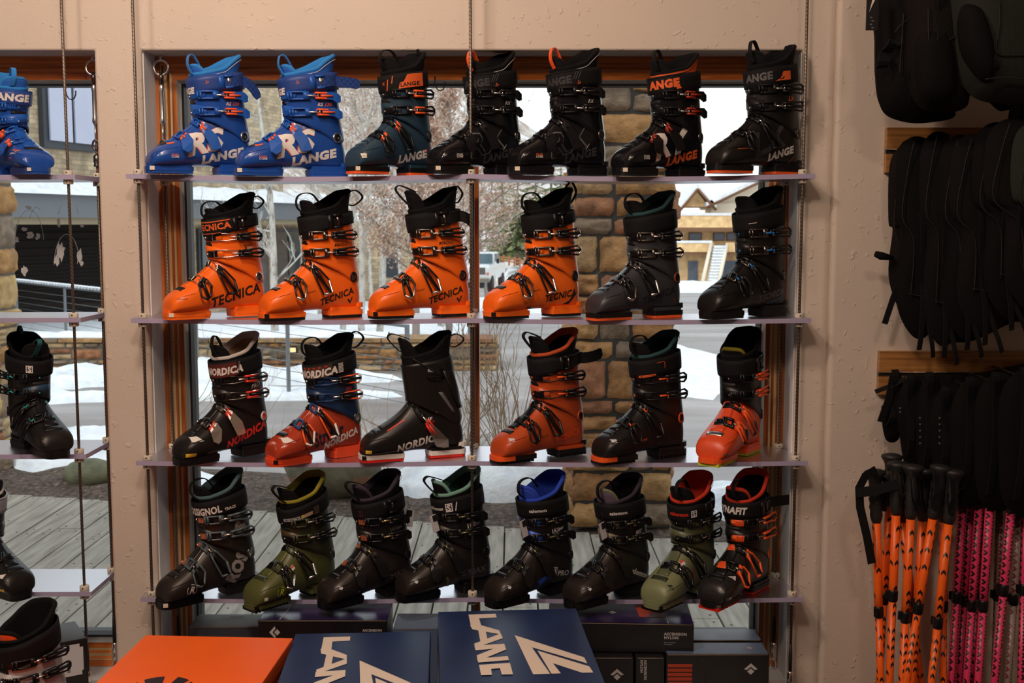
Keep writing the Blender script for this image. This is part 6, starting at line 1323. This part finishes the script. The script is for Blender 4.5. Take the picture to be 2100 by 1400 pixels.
# local frame: x along the facade, -y towards the road (right hand side when looking along +x is -y)
Hc = lambda: None
def bpart(name, boxes, parent=None, bev=0):
    mb = MB()
    for x0, x1, y0, y1, z0, z1, m in boxes: mb.box(((x0 + x1) / 2, (y0 + y1) / 2, (z0 + z1) / 2), (x1 - x0, y1 - y0, z1 - z0), m, bev=bev)
    return mb.build(name, parent)
bpart('lower_wall', [(-4, LN + 1, .9, 1.3, -.6, 1.75, BST)], t)
bpart('upper_wall', [(-4, LN * 1.12, 1.6, 2.2, 1.7, 5.5, BST)], t)
bpart('fascia', [(-4, LN + 1.2, -.1, 1.2, 1.60, 1.95, FASC)], t)
bpart('soffit', [(-4, LN + 1.2, .0, 1.2, 1.50, 1.62, SOFF)], t)
mb = MB(); rows = []
for j in range(7):
    rows.append([Vector((-4 + (LN + 5.3) * i / 60, -.2 + 1.9 * j / 6, 1.93 + (.26 + .10 * noise2(i * .25, j * .5)) * min(1, (6 - abs(2 * j - 6)) / 3))) for i in range(61)])
mb.grid(rows, SNOW); mb.build('roof_snow', t)
bpart('louvre_door', [(-.5, 6.5, .82, .9, -.1, 1.5, LOUV)] + [(-.5, 6.5, .78, .84, .02 + .12 * k, .05 + .12 * k, LOUV) for k in range(12)], t)
for k in range(5):
    x0 = 7.6 + k * 1.5; f = bpart('shop_window', [(x0, x0 + 1.3, .84, .9, .0, 1.42, DFR)], t); bpart('pane', [(x0 + .08 + .6 * q, x0 + .62 + .6 * q, .815, .838, .08, 1.34, DGL) for q in range(2)], f)
for x0, x1 in ((-.2, 2.6), (5.6, 7.0), (9.9, 11.3)):
    f = bpart('upper_window', [(x0, x1, 1.5, 1.6, 2.75, 4.3, DFR)], t); bpart('pane', [(x0 + .12 + (x1 - x0 - .12) / 2 * q, x0 + (x1 - x0) / 2 * (q + 1) - .02, 1.46, 1.49, 2.87, 4.18, PGL) for q in range(2)], f)
bpart('timber_trim', [(2.62, 3.3, 1.5, 1.6, 2.6, 5.4, mat('lavender_siding', (.40, .33, .35), .8))], t)
t = thing('stone_building', 'pale stone house wall behind the russet tree', 'building', (-3.3, 25, gz(25))); bpart('wall', [(-.6, 1.6, 0, .5, 0, 2.05, BST)], t); bpart('window', [(.2, .5, -.03, 0, .7, 1.3, DFR)], t)
# far hillside
HILL = rampmat('wooded_snow_hill', [(.36, (.22, .16, .12)), (.48, (.46, .38, .32)), (.58, (.66, .62, .60)), (.70, (.84, .84, .86))], .55, detail=12, bump=.6)
mb = MB(); rows = []
for j in range(26):
    y = 44 + 60 * j / 25; rows.append([Vector((x, y, gz(44) - 1 + (y - 44) * max(.02, .34 - .012 * (x + 10)) * (1 + .15 * noise2(x * .05, y * .05)))) for x in [-70 + 75 * i / 40 for i in range(41)]])
mb.grid(rows, HILL); struct(mb.build('ground_hill'))
# timber chalet
CW = mat('honey_timber', (.85, .52, .25), .7, var=.3, vscale=3); CD = mat('dark_timber', (.20, .09, .04), .7); CRM = mat('cream_stucco', (.85, .74, .58), .8); CGL = mat('chalet_glass', (.10, .12, .16), .15)
c0 = P(1400, 585, 58); CS = 39.
t = thing('timber_chalet', 'timber chalet with snowy roofs, balconies and an outdoor stair, right of the pillar', 'house', (c0.x, 58, c0.z))
def cx(px_): return (px_ - 1400) / 38.2
def cz(py_): return (585 - py_) / 38.2 * 1.0
bpart('wall', [(cx(1330), cx(1580), .0, 4, 0, cz(440), CW)], t); bpart('stucco', [(cx(1455), cx(1530), -.05, .0, cz(470), cz(418), CRM)], t)
mb = MB(); mb.add([(cx(1395), 0, cz(425)), (cx(1452), 0, cz(425)), (cx(1424), 0, cz(392)), (cx(1395), 4, cz(425)), (cx(1452), 4, cz(425)), (cx(1424), 4, cz(392))], [(0, 1, 2), (3, 5, 4), (0, 2, 5, 3), (1, 4, 5, 2)], CW, False)
mb.add([(cx(1445), .3, cz(440)), (cx(1640), .3, cz(440)), (cx(1640), .3, cz(335)), (cx(1530), .3, cz(385)), (cx(1445), .3, cz(422))], [(0, 1, 2, 3, 4)], CRM, False); mb.build('gable', t)
mb = MB()
for a, b_ in (((1388, 432), (1424, 388)), ((1424, 388), (1462, 430)), ((1442, 425), (1620, 340))):
    p0 = Vector((cx(a[0]), -.6, cz(a[1]))); p1 = Vector((cx(b_[0]), -.6, cz(b_[1]))); mb.add([p0, p1, p1 + Vector((0, 5, 0)), p0 + Vector((0, 5, 0)), p0 + Vector((0, 0, .22)), p1 + Vector((0, 0, .22)), p1 + Vector((0, 5, .22)), p0 + Vector((0, 5, .22))], [(0, 1, 5, 4), (4, 5, 6, 7), (0, 3, 2, 1), (0, 4, 7, 3), (1, 2, 6, 5)], SNOW, False); mb.tube([p0 + Vector((0, -.02, -.05)), p1 + Vector((0, -.02, -.05))], .07, CD, n=4)
mb.build('roof', t)
bpart('balcony_rail', [(cx(1330), cx(1580), -1.0, -.9, cz(467), cz(442), CW), (cx(1330), cx(1580), -1.05, -.85, cz(443), cz(438), SNOW)], t); bpart('balcony_floor', [(cx(1330), cx(1580), -1.0, 0, cz(474), cz(467), CD)], t)
bpart('balcony_rail', [(cx(1330), cx(1455), -1.0, -.9, cz(516), cz(497), CW), (cx(1330), cx(1452), -1.05, -.85, cz(498), cz(493), SNOW), (cx(1480), cx(1580), -1.0, -.9, cz(516), cz(497), CW)], t); bpart('balcony_floor', [(cx(1330), cx(1580), -.95, 0, cz(522), cz(516), CD)], t)
for a, b_ in ((1410, 1437), (1460, 1484), (1487, 1505)): f = bpart('window', [(cx(a), cx(b_), -.08, 0, cz(494), cz(477), CD)], t); bpart('pane', [(cx(a + 2), cx(b_ - 2), -.12, -.08, cz(492), cz(479), CGL)], f)
bpart('garage_opening', [(cx(1410), cx(1430), -.1, .02, cz(575), cz(535), CGL), (cx(1475), cx(1510), -.1, .02, cz(570), cz(535), CGL)], t)
mb = MB(); 
for k in range(14):
    xx = cx(1446) + (cx(1466) - cx(1446)) * k / 13; z_ = cz(580) + (cz(505) - cz(580)) * k / 13; mb.box((xx, -2.4 + .1 * k, z_), (.62, .4, .12), SNOW)
mb.build('stair', t)
for dx in (-.42, .42): mb = MB(); mb.tube([(cx(1440) + dx, -2.6, cz(572)), (cx(1466) + dx, -1.0, cz(500))], .10, CRM, n=6); mb.build('stair_rail', t)
# split rail fence
t = thing('rail_fence', 'orange brown split-rail fence on the snow beyond the truck', 'fence', (0, 27, 0)); FW = mat('fence_wood', (.42, .16, .06), .8)
for k in range(9):
    a = P(1022 + 11 * k, 536 - 3 + 1.6 * k, 27); mb = MB(); mb.box((a.x, 0, a.z + .02), (.05, .05, .26), FW); mb.build('post', t)
for dz_ in (.02, .10): mb = MB(); a, b_ = P(1015, 533, 27), P(1120, 548, 27); mb.tube([(a.x, -.03, a.z + dz_), (b_.x, -.03, b_.z + dz_)], .018, FW, n=5); mb.build('rail', t)
# pickup truck seen from its front
TW = mat('white_car_paint', (.75, .76, .78), .25, coat=.5); TG = mat('truck_glass', (.10, .16, .19), .08); TIRE = mat('tyre_rubber', (.02, .02, .02), .8)
g0 = P(996, 596, 17.5); t = thing('pickup_truck', 'white pickup truck parked on the road beside the middle cable', 'truck', (g0.x, 17.5, g0.z + .005), radians(-8)); s_ = .42
def tb(name, boxes, parent=t):
    mb = MB()
    for x, y, z, dx, dy, dz_, m, bv_ in boxes: mb.box((x * s_, y * s_, z * s_), (dx * s_, dy * s_, dz_ * s_), m, bev=bv_ * s_)
    return mb.build(name, parent)
tb('body', [(0, 0.2, .82, 1.0, 4.6, .62, TW, .10), (0, -1.3, 1.0, .98, 1.3, .36, TW, .12)]); tb('cab', [(0, .2, 1.35, .92, 1.5, .60, TW, .16)])
tb('windscreen', [(0, -.57, 1.38, .78, .06, .42, TG, .02)]); tb('side_window', [(.465, .15, 1.42, .02, 1.1, .34, TG, .01)]); tb('bumper', [(0, -2.12, .55, 1.02, .16, .20, ALU, .04)]); tb('grille', [(0, -2.11, .92, .66, .04, .28, DSTEEL, .01)])
for sx_ in (-1, 1): tb('headlight', [(sx_ * .41, -2.11, .95, .16, .05, .18, WHT, .02)]); tb('indicator', [(sx_ * .43, -2.11, .80, .12, .05, .06, ORP, .01)]); tb('mirror', [(sx_ * .60, -.45, 1.28, .12, .06, .20, TIRE, .02)])
for sx_ in (-1, 1):
    for yy in (-1.35, 1.6): mb = MB(); mb.lathe([(0, -.10 * s_), (.34 * s_, -.10 * s_), (.36 * s_, -.06 * s_), (.36 * s_, .06 * s_), (.34 * s_, .10 * s_), (0, .10 * s_)], TIRE, (sx_ * .44 * s_, yy * s_, .36 * s_), Matrix.Rotation(pi / 2, 3, 'Y'), n=18); mb.build('wheel', t)

# ---- trees
BARKW = rampmat('aspen_bark', [(.35, (.22, .19, .16)), (.5, (.55, .52, .47)), (.65, (.66, .63, .58))], 14, stretch=(1, 1, .5)); BARKB = mat('brown_bark', (.20, .13, .10), .9); LEAFR = mat('dead_russet_leaf', (.42, .24, .17), .8); LEAFP = mat('pale_dead_leaf', (.60, .44, .34), .8); NEED = mat('evergreen_needles', (.10, .125, .05), .9); NEED2 = mat('light_evergreen', (.22, .24, .10), .9)
def tree(lab, x, y, z, H, seed, bark, leaf, nleaf, r0=.05, spread=.55, start=.25, name='aspen_tree', lsz=.05, group=None):
    rd = random.Random(seed); t = thing(name, lab, 'tree', (x, y, z), group=group); mb = MB(); lb = MB(); tips = []
    N = 12; pts = [Vector((0, 0, 0))]; d = Vector((rd.uniform(-.05, .05), 0, 1))
    for _ in range(N): d = (d + Vector((rd.uniform(-.05, .05), rd.uniform(-.05, .05), 0))).normalized(); pts.append(pts[-1] + d * H / N)
    mb.tube(pts, [r0 * (1 - .8 * i / N) for i in range(N + 1)], bark, n=8); mb.build('trunk', t); mb = MB()
    def br(p, d, L, r, lv):
        q = p.copy(); P_ = [p.copy()]; dd = d.copy()
        for _ in range(5): dd = (dd + Vector((rd.uniform(-.2, .2), rd.uniform(-.2, .2), rd.uniform(-.05, .15)))).normalized(); q = q + dd * L / 5; P_.append(q.copy())
        mb.tube(P_, [max(.0035, r * (1 - .7 * i / 5)) for i in range(6)], bark, n=4, cap=False)
        tips.extend(P_[2:])
        if lv:
            for k in range(rd.randint(3, 4)): i = rd.randint(1, 5); br(P_[i], (dd + Vector((rd.uniform(-.9, .9), rd.uniform(-.9, .9), rd.uniform(-.3, .6)))).normalized(), L * rd.uniform(.4, .65), r * .55, lv - 1)
    for k in range(18):
        f = start + (1 - start) * k / 18; i = min(N - 1, int(f * N)); a = rd.uniform(0, 2 * pi); br(pts[i].lerp(pts[i + 1], f * N - i), Vector((cos(a), sin(a), rd.uniform(.2, .8))).normalized(), H * spread * (1.05 - f) * rd.uniform(.5, 1), r0 * .35 * (1.2 - f), 2)
    mb.build('branches', t)
    if nleaf:
        for _ in range(nleaf):
            c = rd.choice(tips) + Vector((rd.gauss(0, .06), rd.gauss(0, .06), rd.gauss(0, .06))) * (H / 3); s = lsz * rd.uniform(.35, .85); u = Vector((rd.uniform(-1, 1), rd.uniform(-1, 1), rd.uniform(-1, 1))).normalized(); v = u.orthogonal().normalized(); w_ = u.cross(v)
            lb.add([c - v * s, c - w_ * s * .5, c + v * s, c + w_ * s * .5 + u * s * .2], [(0, 1, 2, 3)], rd.choice(leaf), False)
        o = lb.build('leaves', t); o['kind'] = 'stuff'
    return t
GR = 'bare trees beyond the road'
def tp(px_, Y): return (px_ - 1050) / FPX * (Y + 3.05) * .995
tree('slender pale aspen right behind the second orange boot', tp(560, 9.8), 9.8, 0, 3.4, 21, BARKW, [LEAFP], 60, .05, .35, .25, lsz=.02, group=GR)
tree('pale aspen beside the dark teal boot, the left one', tp(738, 11), 11, 0, 4.0, 22, BARKW, [LEAFR, LEAFP], 2200, .045, .46, .3, lsz=.028, group=GR)
tree('pale aspen beside the dark teal boot, the right one', tp(775, 12), 12, 0, 4.4, 23, BARKW, [LEAFR, LEAFP], 2200, .05, .46, .3, lsz=.028, group=GR)
tree('thin aspen behind the blue boots', tp(700, 13), 13, 0, 4.6, 24, BARKW, [LEAFR, LEAFP], 2000, .045, .46, .3, lsz=.028, group=GR)
tree('russet leaved small tree left of the middle cable', tp(850, 10.5), 10.5, 0, 2.9, 25, mat('grey_brown_bark', (.28, .22, .19), .9), [LEAFR, LEAFP], 7000, .05, .62, .22, lsz=.034, name='russet_tree', group=GR)
tree('russet leaved tree just left of the dark window boot', tp(920, 13), 13, 0, 3.4, 26, mat('grey_brown_bark', (.28, .22, .19), .9), [LEAFR, LEAFP], 5500, .05, .6, .22, lsz=.036, name='russet_tree', group=GR)
tree('forked bare tree against the sky left of the middle cable', tp(905, 15), 15, -.1, 5.0, 27, BARKW, [LEAFR], 500, .07, .5, .4, lsz=.03, group=GR)
tree('thin reddish bare tree right of the middle cable', tp(1000, 22), 22, gz(22), 3.6, 28, mat('grey_brown_bark', (.28, .22, .19), .9), [LEAFR, LEAFP], 2600, .05, .55, .25, lsz=.05, name='russet_tree', group=GR)
for k_, (px_, Y_, H_, lab) in enumerate(((820, 17, 5.0, 'thin pale aspen further back, between the dark teal boot and the hook'), (665, 20, 5.6, 'far thin aspen between the second blue boot and the teal boot'), (760, 21, 5.8, 'far thin aspen behind the teal boot cuff'), (940, 19, 4.2, 'low bare tree directly left of the middle cable'), (720, 26, 6.4, 'farthest bare tree on the slope behind the blue boots'))):
    tree(lab, tp(px_, Y_), Y_, gz(Y_), H_, 70 + k_, BARKW, [LEAFR, LEAFP], 1400, .045, .5, .3, lsz=.04, group=GR)
tree('pale aspen behind the leftmost blue boot', tp(655, 16), 16, gz(16), 5.2, 29, BARKW, [LEAFP], 500, .06, .4, .4, lsz=.03, group=GR)
def pine(lab, x, y, z, H, W, seed, cols):
    rd = random.Random(seed); t = thing('evergreen_tree', lab, 'tree', (x, y, z), group='evergreens on the slope'); mb = MB(); mb.tube([(0, 0, 0), (0, 0, H * .95)], [H * .022, H * .004], BARKB, n=7); mb.build('trunk', t); lb = MB()
    L_ = 16
    for k in range(L_):
        f = k / L_; zz = H * (.16 + .84 * f); rr = W * (1 - f) ** .8 * rd.uniform(.8, 1.15) + .04 * H * (1 - f)
        for j in range(int(34 - 18 * f)):
            a = rd.uniform(0, 2 * pi); c, s = cos(a), sin(a); r2 = rr * rd.uniform(.6, 1.1); N = 8
            for q in range(N):
                g1 = (q + .3) / N; p = Vector((c * r2 * g1, s * r2 * g1, zz - r2 * .28 * g1)); wdt = r2 * .085
                lb.add([p + Vector((-s * wdt, c * wdt, -wdt * .6)), p + Vector((c * wdt, s * wdt, rd.uniform(-.3, .1) * wdt)), p + Vector((s * wdt, -c * wdt, -wdt * .6)), p + Vector((-c * wdt * .6, -s * wdt * .6, wdt * .4))], [(0, 1, 2, 3)], rd.choice(cols), False)
    o = lb.build('needles', t); o['kind'] = 'stuff'
for k_, (px_, Y_, H_, W_, cols, lab) in enumerate(((1062, 30, 3.0, .95, [NEED, NEED2], 'green evergreen behind the fence left of the orange boot'), (1098, 33, 3.4, 1.1, [NEED, NEED, NEED2], 'green evergreen right behind the fence'), (1150, 32, 3.3, 1.0, [NEED2, NEED], 'evergreen half hidden by the stone pillar'), (1030, 42, 4.6, 1.0, [NEED2], 'pale evergreen high on the slope'), (1130, 45, 5.2, 1.2, [NEED2, NEED], 'tall pale evergreen behind the others'), (1105, 26, 1.0, .4, [NEED], 'small dark evergreen between the two black boots of the top shelf'))):
    pine(lab, tp(px_, Y_), Y_, gz(Y_) + (1.0 if Y_ > 28 else .2), H_, W_, 50 + k_, cols)
